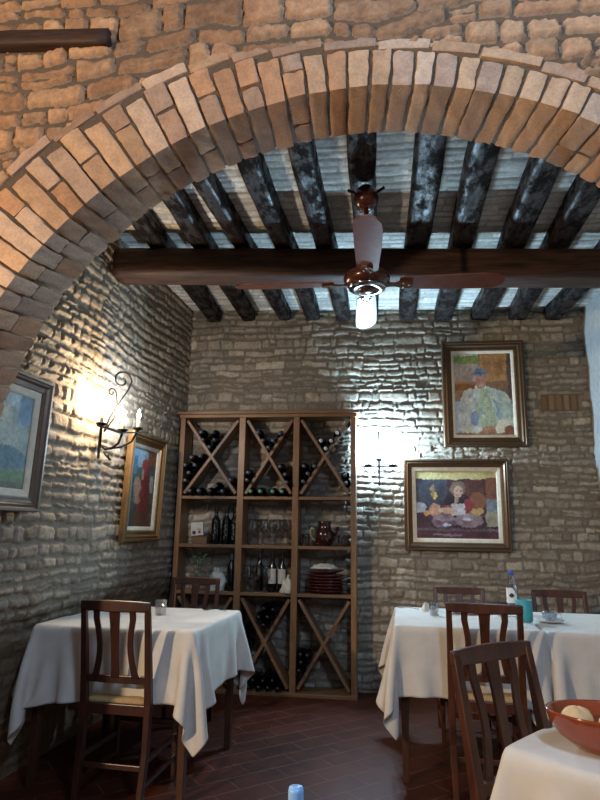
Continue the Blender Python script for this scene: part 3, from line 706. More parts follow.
# bottles -----------------------------------------------------------
def bottle_prof(h=.30, r=.0375, neck=.0135):
    return [(0, 0), (r*.85, 0), (r, .006), (r, h*.58), (r*.93, h*.64), (r*.6, h*.71), (neck*1.15, h*.78), (neck, h*.86), (neck*.98, h*.97), (neck*1.1, h*.972), (neck*1.1, h*.99), (0, h*.99)]
def make_bottle(name, label, cap, group=None, h=.30, r=.0375, cat='wine bottle', paper=None, marks=False):
    b = MB().lathe(bottle_prof(h, r), 24).obj(name, 'bottle', None, True); tag(b, label, cat, group)
    MB().lathe([(.0148, h*.84), (.0152, h*.86), (.0152, h*.99), (.0145, h*1.003), (0, h*1.004)], 18).obj('capsule', cap, b, True)
    if paper:
        n = 14; vs = []; rr = r+.0006
        for i in range(n+1):
            a = -PI/2-1.0+2.0*i/n; vs += [(rr*math.cos(a), rr*math.sin(a), h*paper[0]), (rr*math.cos(a), rr*math.sin(a), h*paper[1])]
        lb = MB().add(vs, [(2*i, 2*i+2, 2*i+3, 2*i+1) for i in range(n)]).obj('paper_label', paper[2], b, True)
        mk = MB(); rr = r+.0012                    # dark peak and lines printed on it
        def cyl(x, z): a = -PI/2+x/rr; return (rr*math.cos(a), rr*math.sin(a), z)
        zl = h*paper[0]; zh = h*paper[1]
        if paper[2] == 'paper':
            mk.add([cyl(-.026, zl+.004), cyl(0, zl+.028), cyl(.026, zl+.004), cyl(0, zl+.012)], [(0, 3, 1), (3, 2, 1)])
            mk.add([cyl(-.015, zh-.014), cyl(.015, zh-.014), cyl(.015, zh-.011), cyl(-.015, zh-.011)], [(0, 1, 2, 3)])
            mk.add([cyl(-.009, zh-.022), cyl(.009, zh-.022), cyl(.009, zh-.020), cyl(-.009, zh-.020)], [(0, 1, 2, 3)])
            mk.obj('print', 'ink', lb)
    if marks:
        # vertical hand-lettered white strokes
        mk = MB(); rr = r+.0008; rg = random.Random(marks)
        for k in range(13):
            z = h*.12+k*h*.034; a = -PI/2+rg.uniform(-.25, .15); w = rg.uniform(.1, .38)
            q = [(rr*math.cos(a+d), rr*math.sin(a+d), z+dz) for d, dz in ((0, 0), (w, .003), (w, .006), (0, .003))]
            mk.add(q, [(0, 1, 2, 3)])
        mk.obj('white_lettering', 'paper', b)
    return b
cam_H = 1.3
def px(x, y, Y):
    """photo position -> point on the plane at depth Y (camera model of the shot)"""
    p, yw, rl = math.radians(12.2), math.radians(7.6), math.radians(.9)
    f = Vector((-math.sin(yw)*math.cos(p), math.cos(yw)*math.cos(p), math.sin(p)))
    r0 = Vector((math.cos(yw), math.sin(yw), 0)); u0 = r0.cross(f)
    r = math.cos(rl)*r0+math.sin(rl)*u0; u = -math.sin(rl)*r0+math.cos(rl)*u0
    d = f+r*((x-300)/600)-u*((y-400)/600); t = Y/d.y
    return Vector((0, 0, cam_H))+d*t
# lying bottles: neck towards the room.  (crop x, crop y) lists per pile
def C3(x, y): return (170+x/6.667, 410+y/6.667)
def C4(x, y): return (235+x/4.615, 410+y/4.615)
def C8(x, y): return (220+x/4, 595+y/4)
piles = [
 ('left bay top V', 'cap_grey', [(C3(218,155),'upper left one of five'),(C3(297,155),'upper right one of five'),(C3(232,205),'middle left one of five'),(C3(308,205),'middle right one of five'),(C3(268,252),'lowest one of five')]),
 ('left bay left V', 'cap_grey', [(C3(158,322),'top one'),(C3(210,312),'topmost right one'),(C3(116,372),'second row left'),(C3(176,372),'second row right'),(C3(140,422),'one above the lowest'),(C3(112,472),'lowest')]),
 ('upper left bay bottom row', 'cap_grey', [(C3(142,551),'first from the left'),(C3(206,551),'second from the left'),(C3(268,551),'third from the left'),(C3(318,508),'one stacked above the row'),(C3(360,551),'fourth from the left')]),
 ('left bay right V', 'cap_grey', [(C3(412,470),'lone one')]),
 ('middle bay top V', 'cap_grey', [(C4(113,108),'upper left one of five'),(C4(211,112),'upper right one of five'),(C4(132,145),'second left one of five'),(C4(180,145),'second right one of five'),(C4(155,177),'lowest one of five')]),
 ('middle bay left V', 'cap_grey', [(C4(66,292),'upper one of two'),(C4(39,325),'lower one of two')]),
 ('middle bay right V', 'cap_grey', [(C4(214,264),'top one of three'),(C4(234,300),'middle one of three'),(C4(254,336),'lowest one of three')]),
 ('upper middle bay bottom row', 'cap_green', [(C4(75,386),'first from the left'),(C4(122,387),'second from the left'),(C4(177,388),'third from the left'),(C4(221,388),'fourth from the left')]),
 ('right bay top V', 'cap_white', [(C4(471,109),'highest one at right'),(C4(398,146),'left one'),(C4(446,146),'one beside it to the right'),(C4(422,181),'lowest one')]),
 ('right bay left V', 'cap_grey', [(C4(318,262),'top left one of four'),(C4(365,262),'top right one of four'),(C4(340,296),'one above the lowest'),(C4(319,332),'lowest')]),
 ('right bay right V', 'cap_grey', [(C4(506,303),'upper one of two'),(C4(524,338),'lower one of two')]),
 ('lower middle top V', 'cap_dark', [(C8(178,52),'top left one'),(C8(216,56),'top right one'),(C8(160,86),'second row left'),(C8(196,86),'second row right'),(C8(178,118),'lowest one')]),
 ('lower middle left V', 'cap_dark', [(C8(100,140),'top one'),(C8(102,175),'middle one'),(C8(104,210),'lowest one')]),
 ('lower middle bottom rows', 'cap_dark', [(C8(118,366),'first from the left'),(C8(156,368),'second from the left'),(C8(195,369),'third from the left'),(C8(236,370),'fourth from the left'),(C8(137,336),'left one of the upper row'),(C8(176,338),'middle one of the upper row'),(C8(214,338),'right one of the upper row')]),
 ('lower right left V', 'cap_dark', [(C8(322,234),'top left one'),(C8(352,238),'top right one'),(C8(330,266),'second row left'),(C8(316,298),'lowest one')]),
]
protos = {}
for where, cap, lst in piles:
    for (x, y), which in lst:
        p = px(x, y, RF)
        cb = next((b for b in bays if b[0]-.03 < p.x < b[1]+.03), bays[0])
        xx = min(max(p.x, cb[0]+.040), cb[1]-.040)
        loc = (xx, RB-.002-random.random()*.012, max(p.z, .0))
        for fl in (SH['s1'], .03):
            if abs(p.z-(fl+.038)) < .026: loc = (loc[0], loc[1], fl+.0385)
        lab = 'dark wine bottle in the %s, %s' % (where, which)
        if cap == 'cap_green': lab = lab.replace('dark wine bottle', 'green-capped wine bottle')
        if cap == 'cap_white': lab = lab.replace('dark wine bottle', 'white-capped wine bottle')
        rot = (PI/2, random.random()*.3, random.uniform(-.02, .02))
        if cap not in protos:
            b = make_bottle('wine_bottle', lab, cap, 'wine bottles lying in the rack', .285); b.location = loc; b.rotation_euler = rot; protos[cap] = b
        else: dup(protos[cap], loc, rot, lab)

def on(x, z, y=5.20): return (x, y, z+.0005)
# shelf 2: left bay
s2, s3 = SH['s2'], SH['s3']
for x, w, mk, dy in ((-1.415, 'left', 3, 0), (-1.325, 'middle', 4, .02), (-1.245, 'right', 9, -.01)):
    b = make_bottle('wine_bottle', '%s of three dark bottles with white lettering standing on the upper shelf' % w, 'cap_dark', 'lettered bottles on the upper shelf', .315, .040, marks=mk)
    b.location = on(x, s2, 5.20+dy); b.rotation_euler = (0, 0, -.15)
bx = thing('box', 'small white carton with black dot and red print leaning on the upper left shelf', 'box', on(-1.62, s2+.062, 5.17), math.radians(10))
bx.rotation_euler = (0, math.radians(-4), math.radians(10))
MB().box((-.0, -.03, .004), (.105, .03, .115)).obj('carton', 'paper', bx, False, .002)
mt = Matrix.Translation((.026, -.0305, .03)) @ Matrix.Rotation(PI/2, 4, 'X')
MB().lathe([(0, .002), (.016, .002), (.016, 0), (0, 0)], 20, mt).obj('black_dot', 'ink', bx)
MB().box((.062, -.0322, .022), (.082, -.0302, .046)).obj('red_print', 'red', bx)
MB().box((.055, -.0318, .054), (.088, -.0302, .058)).box((.055, -.0318, .064), (.075, -.0302, .067)).obj('print_lines', 'ink', bx)
tag(MB().box((-.06, -.045, 0), (.075, .045, .062)).obj('box', 'card', None, False, .003), 'low brown cardboard box under the white carton on the upper left shelf', 'box').location = on(-1.555, s2, 5.20)

def make_glass(label, h=.2, r=.036):
    pr = [(0, 0), (.033, 0), (.033, .002), (.006, .006), (.0038, .012), (.0035, h*.42), (.008, h*.45), (r*.8, h*.55), (r, h*.68), (r*.92, h*.85), (r*.82, h),
          (r*.82-.0015, h), (r*.92-.0015, h*.85), (r-.0015, h*.68), (r*.8-.0015, h*.555), (.007, h*.462), (0, h*.455)]
    g = MB().lathe(pr, 24).obj('wine_glass', 'glass', None, True); return tag(g, label, 'wine glass', 'wine glasses in the rack')
g0 = make_glass('stemmed wine glass at the left end of the middle bay upper shelf', .215, .038); g0.location = on(-1.085, s2, 5.17)
for x, y, l in ((-1.045, 5.26, 'behind the leftmost glass'), (-.985, 5.18, 'third from the left, in front'), (-.925, 5.26, 'fourth from the left, set back'), (-.875, 5.18, 'fifth from the left, in front'), (-.835, 5.27, 'sixth, set back at right'), (-.785, 5.18, 'rightmost')):
    dup(g0, on(x, s2, y), None, 'stemmed wine glass on the middle bay upper shelf, '+l)
for x, y, l in ((-1.115, 5.165, 'leftmost'), (-1.035, 5.16, 'between the dark glasses'), (-.955, 5.165, 'just left of the labelled bottles')):
    dup(g0, on(x, s3, y), None, 'stemmed wine glass on the middle bay lower shelf, '+l)
# dark carafe-like glass vessels and bottle between them
b = make_bottle('glass_bottle', 'slim dark bottle with blue-grey top behind the glasses on lower shelf', 'cap_grey', None, .325, .034, 'bottle'); b.location = on(-1.03, s3, 5.27)
for x, l in ((-.905, 'left'), (-.822, 'right')):
    b = make_bottle('wine_bottle', '%s of two wine bottles with white labels on the lower middle shelf' % l, 'cap_dark', 'white-labelled wine bottles', .315, .0375, paper=(.22, .60, 'paper')); b.location = on(x, s3, 5.20)
b = make_bottle('wine_bottle', 'single dark wine bottle with pale cap standing on the lower left shelf', 'cap_grey', None, .30, .036); b.location = on(-1.262, s3, 5.20)

def crumple(name, label, cat, w, d, h, loc, seed, mat='sack', rz=0):
    n, k = 40, 20; V = []
    for i in range(k+1):
        ph = i/k*PI/2
        for j in range(n):
            a = 2*PI*j/n; r = math.cos(ph)**.6
            q = 1+1.1*float(fbm(np.array(math.cos(a)*2+5+ph*2), np.array(math.sin(a)*2+5-ph), seed, 4))
            V.append((w/2*r*q*math.cos(a), d/2*r*q*math.sin(a), h*math.sin(ph)*(1+.9*float(fbm(np.array(a*1.3), np.array(ph*3), seed+4, 3)))))
    F = [(i*n+j, i*n+(j+1) % n, (i+1)*n+(j+1) % n, (i+1)*n+j) for i in range(k) for j in range(n)]+[tuple(range(n))[::-1]]
    o = link(name, V, F, mat); o.location = loc; o.rotation_euler = (0, 0, rz); return tag(o, label, cat)
crumple('cloth_bundle', 'pale crumpled cloth bundle on the lower left shelf of the rack', 'cloth', .15, .12, .15, on(-1.385, s3, 5.19), 3)
crumple('napkin', 'white crumpled napkins beside the labelled bottles on the lower middle shelf', 'napkin', .10, .11, .12, on(-.772, s3, 5.155), 9, 'sack')
# sprig in the lower left compartment
t = thing('potted_sprig', 'leafy grey-green sprig in a small dark pot on the lower left shelf', 'plant', on(-1.56, s3, 5.19))
MB().lathe([(0, 0), (.025, 0), (.032, .05), (.030, .075), (.026, .075), (.024, .03), (0, .03)], 18).obj('pot', 'dterra', t, True)
stb = MB(); lf = MB(); rg = random.Random(4)
for k in range(6):
    a = rg.random()*6.28; q = [(0, 0, .05), (math.cos(a)*.02, math.sin(a)*.015, .14), (math.cos(a)*.05, math.sin(a)*.03, .22+.02*k), (math.cos(a)*.07, math.sin(a)*.03, .26+.012*k)]
    stb.tube(q, .0018, 5)
    for m in range(10):
        s = .25+.75*m/9; u = s*3; i = min(int(u), 2); p = Vector(q[i]).lerp(Vector(q[i+1]), u-i); d = Vector((rg.uniform(-1, 1), rg.uniform(-1, 1), rg.uniform(-.3, 1))).normalized()
        e = d.orthogonal().normalized()*.006; L = .022
        lf.add([p, p+d*L*.5+e, p+d*L, p+d*L*.5-e], [(0, 1, 2, 3)])
stb.obj('stem', 'stem', t, True); lf.obj('foliage', 'leaf', t)['kind'] = 'stuff'
# right bay: jug, tumblers, dish stack
jg = thing('jug', 'brown glazed jug with pale handle standing on the upper right shelf', 'jug', on(-.465, s2, 5.20))
MB().lathe([(0, 0), (.050, 0), (.055, .006), (.078, .05), (.083, .085), (.070, .125), (.055, .145), (.053, .185), (.062, .205), (.058, .206), (.049, .185), (.050, .145), (.07, .09), (0, .02)], 32).obj('body', 'copper', jg, True)
MB().tube([(-.075, 0, .05), (-.105, 0, .055), (-.118, 0, .085), (-.122, 0, .125), (-.108, 0, .15), (-.09, 0, .135)], .009, 10).obj('handle', 'handle', jg, True)
MB().tube([(.075, 0, .09), (.10, 0, .12), (.115, 0, .16)], [.02, .013, .009], 10).obj('spout', 'copper', jg, True)
def tumbler(name, label, r, h, cat='glass'):
    return tag(MB().lathe([(0, 0), (r*.9, 0), (r, h), (r-.0018, h), (r*.9-.002, .007), (0, .007)], 24).obj(name, 'glass', None, True), label, cat)
tumbler('glass_tumbler', 'clear tumbler left of the brown jug on the upper right shelf', .035, .10).location = on(-.625, s2, 5.18)
tumbler('glass_tumbler', 'clear tumbler right of the brown jug on the upper right shelf', .038, .09).location = on(-.315, s2, 5.17)
zz = s3+.0005
for k in range(7):
    R_ = .160-.001*k
    o = tag(MB().lathe([(0, 0), (.08, 0), (.085, .004), (R_, .022), (R_+.002, .026), (R_-.004, .027), (.084, .010), (0, .009)], 40).obj('terracotta_dish', 'dterra', None, True),
            'dark terracotta dish in the stack on the lower right shelf, '+['lowest', 'second from the bottom', 'third from the bottom', 'fourth from the bottom', 'fifth from the bottom', 'sixth from the bottom', 'uppermost'][k], 'dish', 'stacked terracotta dishes')
    o.location = (-.45+random.uniform(-.004, .004), 5.205, zz+k*.0245); o.scale = (1, .64, 1.12)
    if k == 6: o.rotation_euler = (0, math.radians(-3), 0); o.location.z += .008
crumple('napkin', 'white folded cloth lying on top of the stacked terracotta dishes', 'cloth', .20, .12, .035, (-.47, 5.20, zz+.200), 14, 'sack')

# ================================================================= TABLES AND CLOTHS
def drape(w, d, over, rot=0, seed=1, zt=.79, xlim=None, ylim_only=False, off=(0, 0)):
    """position-based cloth: square sheet falls over a w x d table top centred on the origin"""
    step = .019; LW, LD = w+2*over, d+2*over; nu = int(LW/step)+1; nv = int(LD/step)+1
    rng = np.random.default_rng(seed)
    U, V = np.meshgrid(np.linspace(-LW/2, LW/2, nu), np.linspace(-LD/2, LD/2, nv), indexing='ij')
    ca, sa = math.cos(rot), math.sin(rot)
    X = np.stack([U*ca-V*sa+off[0], U*sa+V*ca+off[1], np.full_like(U, zt)+rng.random(U.shape)*.003], -1); X0 = X.copy(); PV = X.copy()
    lu = LW/(nu-1); lv = LD/(nv-1)
    cons = []
    for (di, dj, L, k) in ((1, 0, lu, 1), (0, 1, lv, 1), (1, 1, math.hypot(lu, lv), .35), (1, -1, math.hypot(lu, lv), .35), (3, 0, 3*lu, .10), (0, 3, 3*lv, .10)):
        A = (slice(0, nu-di), slice(max(0, -dj), nv-max(0, dj))); B = (slice(di, nu), slice(max(0, dj), nv-max(0, -dj)))
        cons.append((A, B, L, k))
    cnt = np.zeros(U.shape)
    hw, hd = w/2, d/2
    for it in range(240):
        vel = (X-PV)*.985; PV = X.copy(); X = X+vel; X[..., 2] -= .0005
        for _ in range(9):
            for A, B, L, k in cons:
                # two-colour Gauss-Seidel along the direction
                D = X[B]-X[A]; ln = np.sqrt((D*D).sum(-1, keepdims=True))+1e-9; c = D*((ln-L)/ln)
                if k < .2: c = np.where(ln < L, c, c*0)
                c = c*(.42*k if k < 1 else .40)
                X[A] += c*.5*1.0; X[B] -= c*.5*1.0
            ax = hw-np.abs(X[..., 0]); ay = hd-np.abs(X[..., 1]); az = zt-X[..., 2]
            ins = (ax > 0) & (ay > 0) & (az > 0)
            tp = ins & (az <= np.minimum(ax, ay)+.004); X[..., 2][tp] = zt; PV[..., :2][tp] = PV[..., :2][tp]*.3+X[..., :2][tp]*.7
            sx = ins & ~tp & (ax <= ay); X[..., 0][sx] = np.sign(X[..., 0][sx])*hw
            sy = ins & ~tp & (ax > ay); X[..., 1][sy] = np.sign(X[..., 1][sy])*hd
            flat = (np.abs(X0[..., 0]) < hw+.004) & (np.abs(X0[..., 1]) < hd+.004)
            X[flat] = X0[flat]; X[..., 2][flat] = zt
            if xlim:
                cl = np.clip(X[..., 0], xlim[0]-(0 if ylim_only else .10*np.clip((.78-X[..., 2])/.12, 0, 1)), xlim[1]); X[..., 0] = np.where(np.abs(X[..., 1]) < hd+.02, cl, X[..., 0]) if ylim_only else cl
    return nu, nv, X
def cloth_obj(res, loc, rz, label):
    nu, nv, X = res
    o = link('tablecloth', X.reshape(-1, 3), grid_faces(nu, nv), 'cloth'); o.location = loc; o.rotation_euler = (0, 0, rz)
    s = o.modifiers.new('sub', 'SUBSURF'); s.levels = 1; s.render_levels = 1
    m = o.modifiers.new('th', 'SOLIDIFY'); m.thickness = .0016; m.offset = 1
    return tag(o, label, 'tablecloth')
def table(label, w, d, loc, rz=0, zt=.785, inset=.05, leg=.045):
    t = thing('dining_table', label, 'table', loc, rz)
    MB().box((-w/2+.02, -d/2+.02, zt-.03), (w/2-.02, d/2-.02, zt-.006)).obj('tabletop', 'leg', t, False, .003)
    a, b = w/2-inset, d/2-inset
    MB().box((-a, -b-.01, zt-.11), (a, -b+.01, zt-.025)).box((-a, b-.01, zt-.11), (a, b+.01, zt-.025)).box((-a-.01, -b, zt-.11), (-a+.01, b, zt-.025)).box((a-.01, -b, zt-.11), (a+.01, b, zt-.025)).obj('apron', 'leg', t)
    for sx in (-1, 1):
        for sy in (-1, 1):
            MB().sweep([(sx*a, sy*b, 0), (sx*a, sy*b, zt-.12), (sx*a, sy*b, zt-.025)], [leg*.8, leg, leg], [leg*.8, leg, leg], side=(1, 0, 0)).obj('leg', 'leg', t, False, .003)
    return t
ZT = .79
d1 = drape(.905, .875, .315, math.radians(2.5), 2, ZT)
TL = (-1.352, 3.545); RL = math.radians(-3)
table('square dining table under a white cloth by the left wall', .90, .87, (*TL, 0), RL)
cloth_obj(d1, (*TL, 0), RL, 'white tablecloth with hanging corners on the table by the left wall')
TA = (.485, 3.965)
d2 = drape(.80, .875, .325, math.radians(-2.5), 5, ZT)
table('dining table under a white cloth on the right, nearest the wine rack', .795, .87, (*TA, 0), math.radians(-2))
cloth_obj(d2, (*TA, 0), math.radians(-2), 'white tablecloth on the right-hand table nearest the wine rack')
TB = (1.318, 3.945)
table('dining table against the right wall, joined to its neighbour under white cloth', .83, .87, (*TB, 0), math.radians(-2))
e1 = Vector((.645, .764)); e2 = Vector((.765, -.643)); cn = Vector((.281, 1.658)); TN = cn+e1*.45+e2*.45
RN = math.atan2(e2.y, e2.x)
table('near dining table under a white cloth carrying the bread bowl', .895, .895, (TN.x, TN.y, 0), RN)
d4 = drape(.90, .90, .30, math.radians(2), 11, ZT)
cloth_obj(d4, (TN.x, TN.y, 0), RN, 'white tablecloth on the nearest table at lower right, under the bread bowl')
d3 = drape(.84, .875, .315, math.radians(1), 8, ZT-.003, (-9, .44))
cloth_obj(d3, (*TB, 0), math.radians(-2), 'white tablecloth on the table against the right wall')
TO = (-.16, .60)
table("diner's own table at the bottom edge of the picture, under the pale blue bottle cap", .80, .78, (*TO, 0), 0)

# ================================================================= CHAIRS
def make_chair(label, mat, group='wooden slat-back dining chairs'):
    """faces +Y, origin on the floor below the back's foot; seat towards +Y"""
    t = thing('dining_chair', label, 'chair', (0, 0, 0), 0, group)
    W = .385; hw = W/2-.018; SZ = .465; D = .40; TOPZ = .945
    def by(z): return 0 if z < SZ else -.085*((z-SZ)/(TOPZ-SZ))**1.15
    for s in (-1, 1):
        zs = [0, .25, SZ, .6, .75, .88, TOPZ-.012]
        pts = [(s*(hw-(.006 if z < .1 else 0)), by(z)-(.03*(1-z/.25) if z < .25 else 0), z) for z in zs]
        MB().sweep(pts, [.030, .034, .036, .034, .032, .030, .028], [.034, .036, .036, .032, .028, .024, .022], side=(1, 0, 0)).obj('back_leg', mat, t, False, .004)
    zs = [-1, -.66, -.33, 0, .33, .66, 1]
    MB().sweep([(k*(hw+.016), by(TOPZ-.022)-.012*(1-k*k), TOPZ-.024) for k in zs], .022, [.044, .050, .054, .056, .054, .050, .044], up=(0, 0, 1)).obj('top_rail', mat, t, False, .006)
    MB().sweep([(k*(hw-.014), by(.575)-.008*(1-k*k), .575) for k in zs], .020, .036, up=(0, 0, 1)).obj('lower_rail', mat, t, False, .003)
    for xa, wt, wm, wb, bow in ((-.098, .034, .026, .036, -.006), (0, .060, .034, .046, 0), (.098, .034, .026, .036, .006)):
        pts, ws = [], []
        for i in range(9):
            s = i/8; z = .583+(TOPZ-.045-.583)*s
            pts.append((xa*(1-.22*math.sin(PI*min(1, s*1.15))+.12*(1-s)), by(z)-.012+.0, z))
            ws.append((wb*(1-s)**2+wm*2*s*(1-s)+wt*s*s))
        MB().sweep(pts, ws, .012, side=(1, 0, 0)).obj('slat', mat, t, False, .003)
    # seat
    m = MB(); n = 10; V = []
    for i in range(n+1):
        for j in range(n+1):
            u, v = i/n*2-1, j/n*2-1; x = u*(hw+.008)*(1+.04*v); y = .01+(v+1)/2*(D-.01)
            V.append((x, y, SZ+.020-.010*(1-u*u)*(1-v*v)-.012*max(abs(u), abs(v))**8))
    k = len(V); V += [(x, y, SZ-.012) for x, y, z in V]
    F = [(i*(n+1)+j, (i+1)*(n+1)+j, (i+1)*(n+1)+j+1, i*(n+1)+j+1) for i in range(n) for j in range(n)]
    F += [tuple(k+q for q in f)[::-1] for f in F]
    ed = [i*(n+1) for i in range(n)]+[n*(n+1)+j for j in range(n)]+[i*(n+1)+n for i in range(n, 0, -1)]+[j for j in range(n, 0, -1)]
    F += [(ed[i], k+ed[i], k+ed[(i+1) % len(ed)], ed[(i+1) % len(ed)]) for i in range(len(ed))]
    link('seat', V, F, 'rush', t, True)
    fw = hw+.004
    MB().box((-hw, -.012, SZ-.055), (hw, .012, SZ-.006)).box((-fw, D-.032, SZ-.055), (fw, D-.008, SZ-.006)).box((-hw-.010, 0, SZ-.055), (-hw+.010, D-.02, SZ-.006)).box((hw-.010, 0, SZ-.055), (hw+.010, D-.02, SZ-.006)).obj('seat_frame', mat, t, False, .003)
    for s in (-1, 1):
        MB().sweep([(s*hw, D-.02, 0), (s*hw, D-.02, SZ-.006)], [.026, .036], [.026, .036], side=(1, 0, 0)).obj('front_leg', mat, t, False, .004)
        MB().box((s*hw-.009, 0, .20), (s*hw+.009, D-.02, .226)).obj('stretcher', mat, t, False, .003)
        MB().box((s*hw-.009, 0, .10), (s*hw+.009, D-.02, .122)).obj('stretcher', mat, t, False, .003)
    MB().box((-hw, D-.030, .27), (hw, D-.012, .295)).obj('stretcher', mat, t, False, .003)
    MB().box((-hw, -.009, .17), (hw, .009, .195)).obj('stretcher', mat, t, False, .003)
    return t
ch = make_chair('dark slat-back wooden chair pushed in at near side of the left table', 'chair')
ch.scale = (.96, 1, 1); ch.location = (-1.285, 3.03, 0); ch.rotation_euler = (0, 0, RL)
dup(ch, (-1.345, 4.375, 0), (0, 0, PI+.02), 'slat-back wooden chair on far side of the left table, before the wine rack')
ch2 = make_chair('reddish slat-back wooden chair at near side of the right-hand table', 'chair2')
ch2.location = (.530, 3.405, 0); ch2.rotation_euler = (0, 0, math.radians(-5))
dd = Vector((.267, .235)).normalized(); cc = Vector((.353, 2.133))
fc = Vector((dd.y, -dd.x))
dup(ch2, (cc.x+fc.x*.085, cc.y+fc.y*.085, 0), (0, 0, math.atan2(fc.y, fc.x)-PI/2), 'angled slat-back chair in front, pulled up to the nearest table')
dup(ch2, (1.235, 4.52, 0), (0, 0, PI-.05), 'slat-back chair on far side of the table against the right wall', scale=(.97, 1, .965))
dup(ch2, (.555, 4.55, 0), (0, 0, PI-.03), 'slat-back chair behind the right-hand table, below the market painting', scale=(.95, 1, .965))

# ================================================================= THINGS ON TABLES
ZS = ZT+.0022
tumbler('glass_tumbler', 'clear glass tumbler standing on the left table', .036, .085).location = (-1.30, 3.62, ZS)
tumbler('glass_tumbler', 'low clear glass behind the chair back on the left table', .030, .05).location = (-1.44, 3.70, ZS)
def spoon(label, loc, rz):
    m = MB(); m.lathe([(0, -.002), (.014, 0), (.019, .004), (.017, .004), (.012, .0015), (0, .0005)], 16, Matrix.Translation((0, 0, .002)), 1, 1.5)
    m.sweep([(0, -.026, .004), (0, -.07, .010), (0, -.15, .004)], [.006, .006, .012], .0025, side=(1, 0, 0))
    o = m.obj('spoon', 'chrome', None, True); o.location = loc; o.rotation_euler = (0, 0, rz); return tag(o, label, 'cutlery')
def fork(label, loc, rz):
    m = MB(); m.sweep([(0, -.1, .003), (0, -.02, .009), (0, .02, .004)], [.012, .006, .02], .0025, side=(1, 0, 0))
    for k in (-1, -.33, .33, 1): m.sweep([(k*.008, .018, .004), (k*.009, .07, .007)], .003, .0022, side=(1, 0, 0))
    o = m.obj('fork', 'chrome', None, True); o.location = loc; o.rotation_euler = (0, 0, rz); return tag(o, label, 'cutlery')
spoon('metal spoon lying near the far right corner of the left table', (-1.10, 3.90, ZS), 1.3)
fork('metal fork at the far left of the right-hand table', (.16, 4.30, ZS), 1.2)
fork('metal fork lying beside the turquoise cup on the right-hand table', (.70, 4.12, ZS), .9)
spoon('metal spoon beside the fork near the turquoise cup', (.745, 4.05, ZS), .9)
# folded napkin and low glasses
m = MB(); m.add([(-.07, -.05, 0), (.07, -.05, 0), (.075, .05, 0), (-.06, .05, 0), (-.045, .0, .058), (.055, .01, .018)], [(0, 1, 5, 4), (1, 2, 5), (2, 3, 4, 5), (3, 0, 4), (0, 3, 2, 1)])
o = m.obj('napkin', 'cloth', None, False, .002); o.location = (.33, 4.22, ZS); o.rotation_euler = (0, 0, .3); tag(o, 'white folded napkin standing on the left part of the right-hand table', 'napkin')
tumbler('glass_tumbler', 'clear low glass beside the folded napkin on the right-hand table', .032, .06).location = (.44, 4.10, ZS)
tumbler('glass_tumbler', 'clear glass seen between the chair slats on the right-hand table', .030, .075).location = (.33, 4.02, ZS)
pl = tag(MB().lathe([(0, 0), (.06, 0), (.10, .012), (.102, .015), (.06, .004), (0, .004)], 36).obj('plate', 'ceramic', None, True), 'small white plate behind the chair back on the right-hand table', 'plate'); pl.location = (.55, 4.15, ZS)
# water bottle
wb = thing('water_bottle', 'clear water bottle with blue cap and white label on the right-hand table', 'bottle', (.915, 4.22, ZS-.0026))
wb.location = (.862, 4.30, ZS)
MB().lathe([(0, 0), (.032, 0), (.036, .006), (.036, .13), (.033, .16), (.020, .20), (.013, .225), (.013, .245), (.0115, .245), (.0115, .226), (.018, .20), (.031, .16), (.034, .13), (.034, .008), (0, .006)], 28).obj('glass', 'glass', wb, True)
MB().lathe([(0, .238), (.0155, .238), (.016, .26), (.014, .264), (0, .264)], 20).obj('cap', 'blue', wb, True)
vs = []
for i in range(13):
    a = -PI/2-1.5+2.2*i/12; vs += [(.0368*math.cos(a), .0368*math.sin(a), .06), (.0368*math.cos(a), .0368*math.sin(a), .155 if i < 9 else .155-(i-8)*.012)]
MB().add(vs, [(2*i, 2*i+2, 2*i+3, 2*i+1) for i in range(12)]).obj('label', 'ceramic', wb, True)
vs = []
for i in range(7):
    a = -PI/2-.75+1.0*i/6; w_ = .012*math.sin(PI*i/6); vs += [(.0374*math.cos(a), .0374*math.sin(a), .105-w_), (.0374*math.cos(a), .0374*math.sin(a), .105+w_*1.5)]
MB().add(vs, [(2*i, 2*i+2, 2*i+3, 2*i+1) for i in range(6)]).obj('blue_mark', 'ink', wb, True)
tq = MB().lathe([(0, 0), (.045, 0), (.047, .004), (.047, .118), (.045, .122), (.042, .120), (.042, .01), (0, .01)], 32).obj('cup', 'turq', None, True)
tq.location = (.842, 3.88, ZS); tag(tq, 'plain turquoise cylindrical cup on the right-hand table', 'cup')
# glass coffee cup and saucer
sa = tag(MB().lathe([(0, 0), (.04, 0), (.075, .010), (.077, .013), (.04, .004), (0, .004)], 32).obj('saucer', 'ceramic', None, True), 'white saucer under the glass cup, right of the turquoise cup', 'saucer'); sa.location = (.985, 3.88, ZS)
cu = tumbler('glass_cup', 'clear glass cup on a white saucer at the table against the right wall', .042, .055, 'cup'); cu.location = (.985, 3.88, ZS+.0052)
MB().tube([(.040, 0, .045), (.065, 0, .042), (.066, 0, .02), (.040, 0, .012)], .004, 8).obj('handle', 'glass', cu, True)

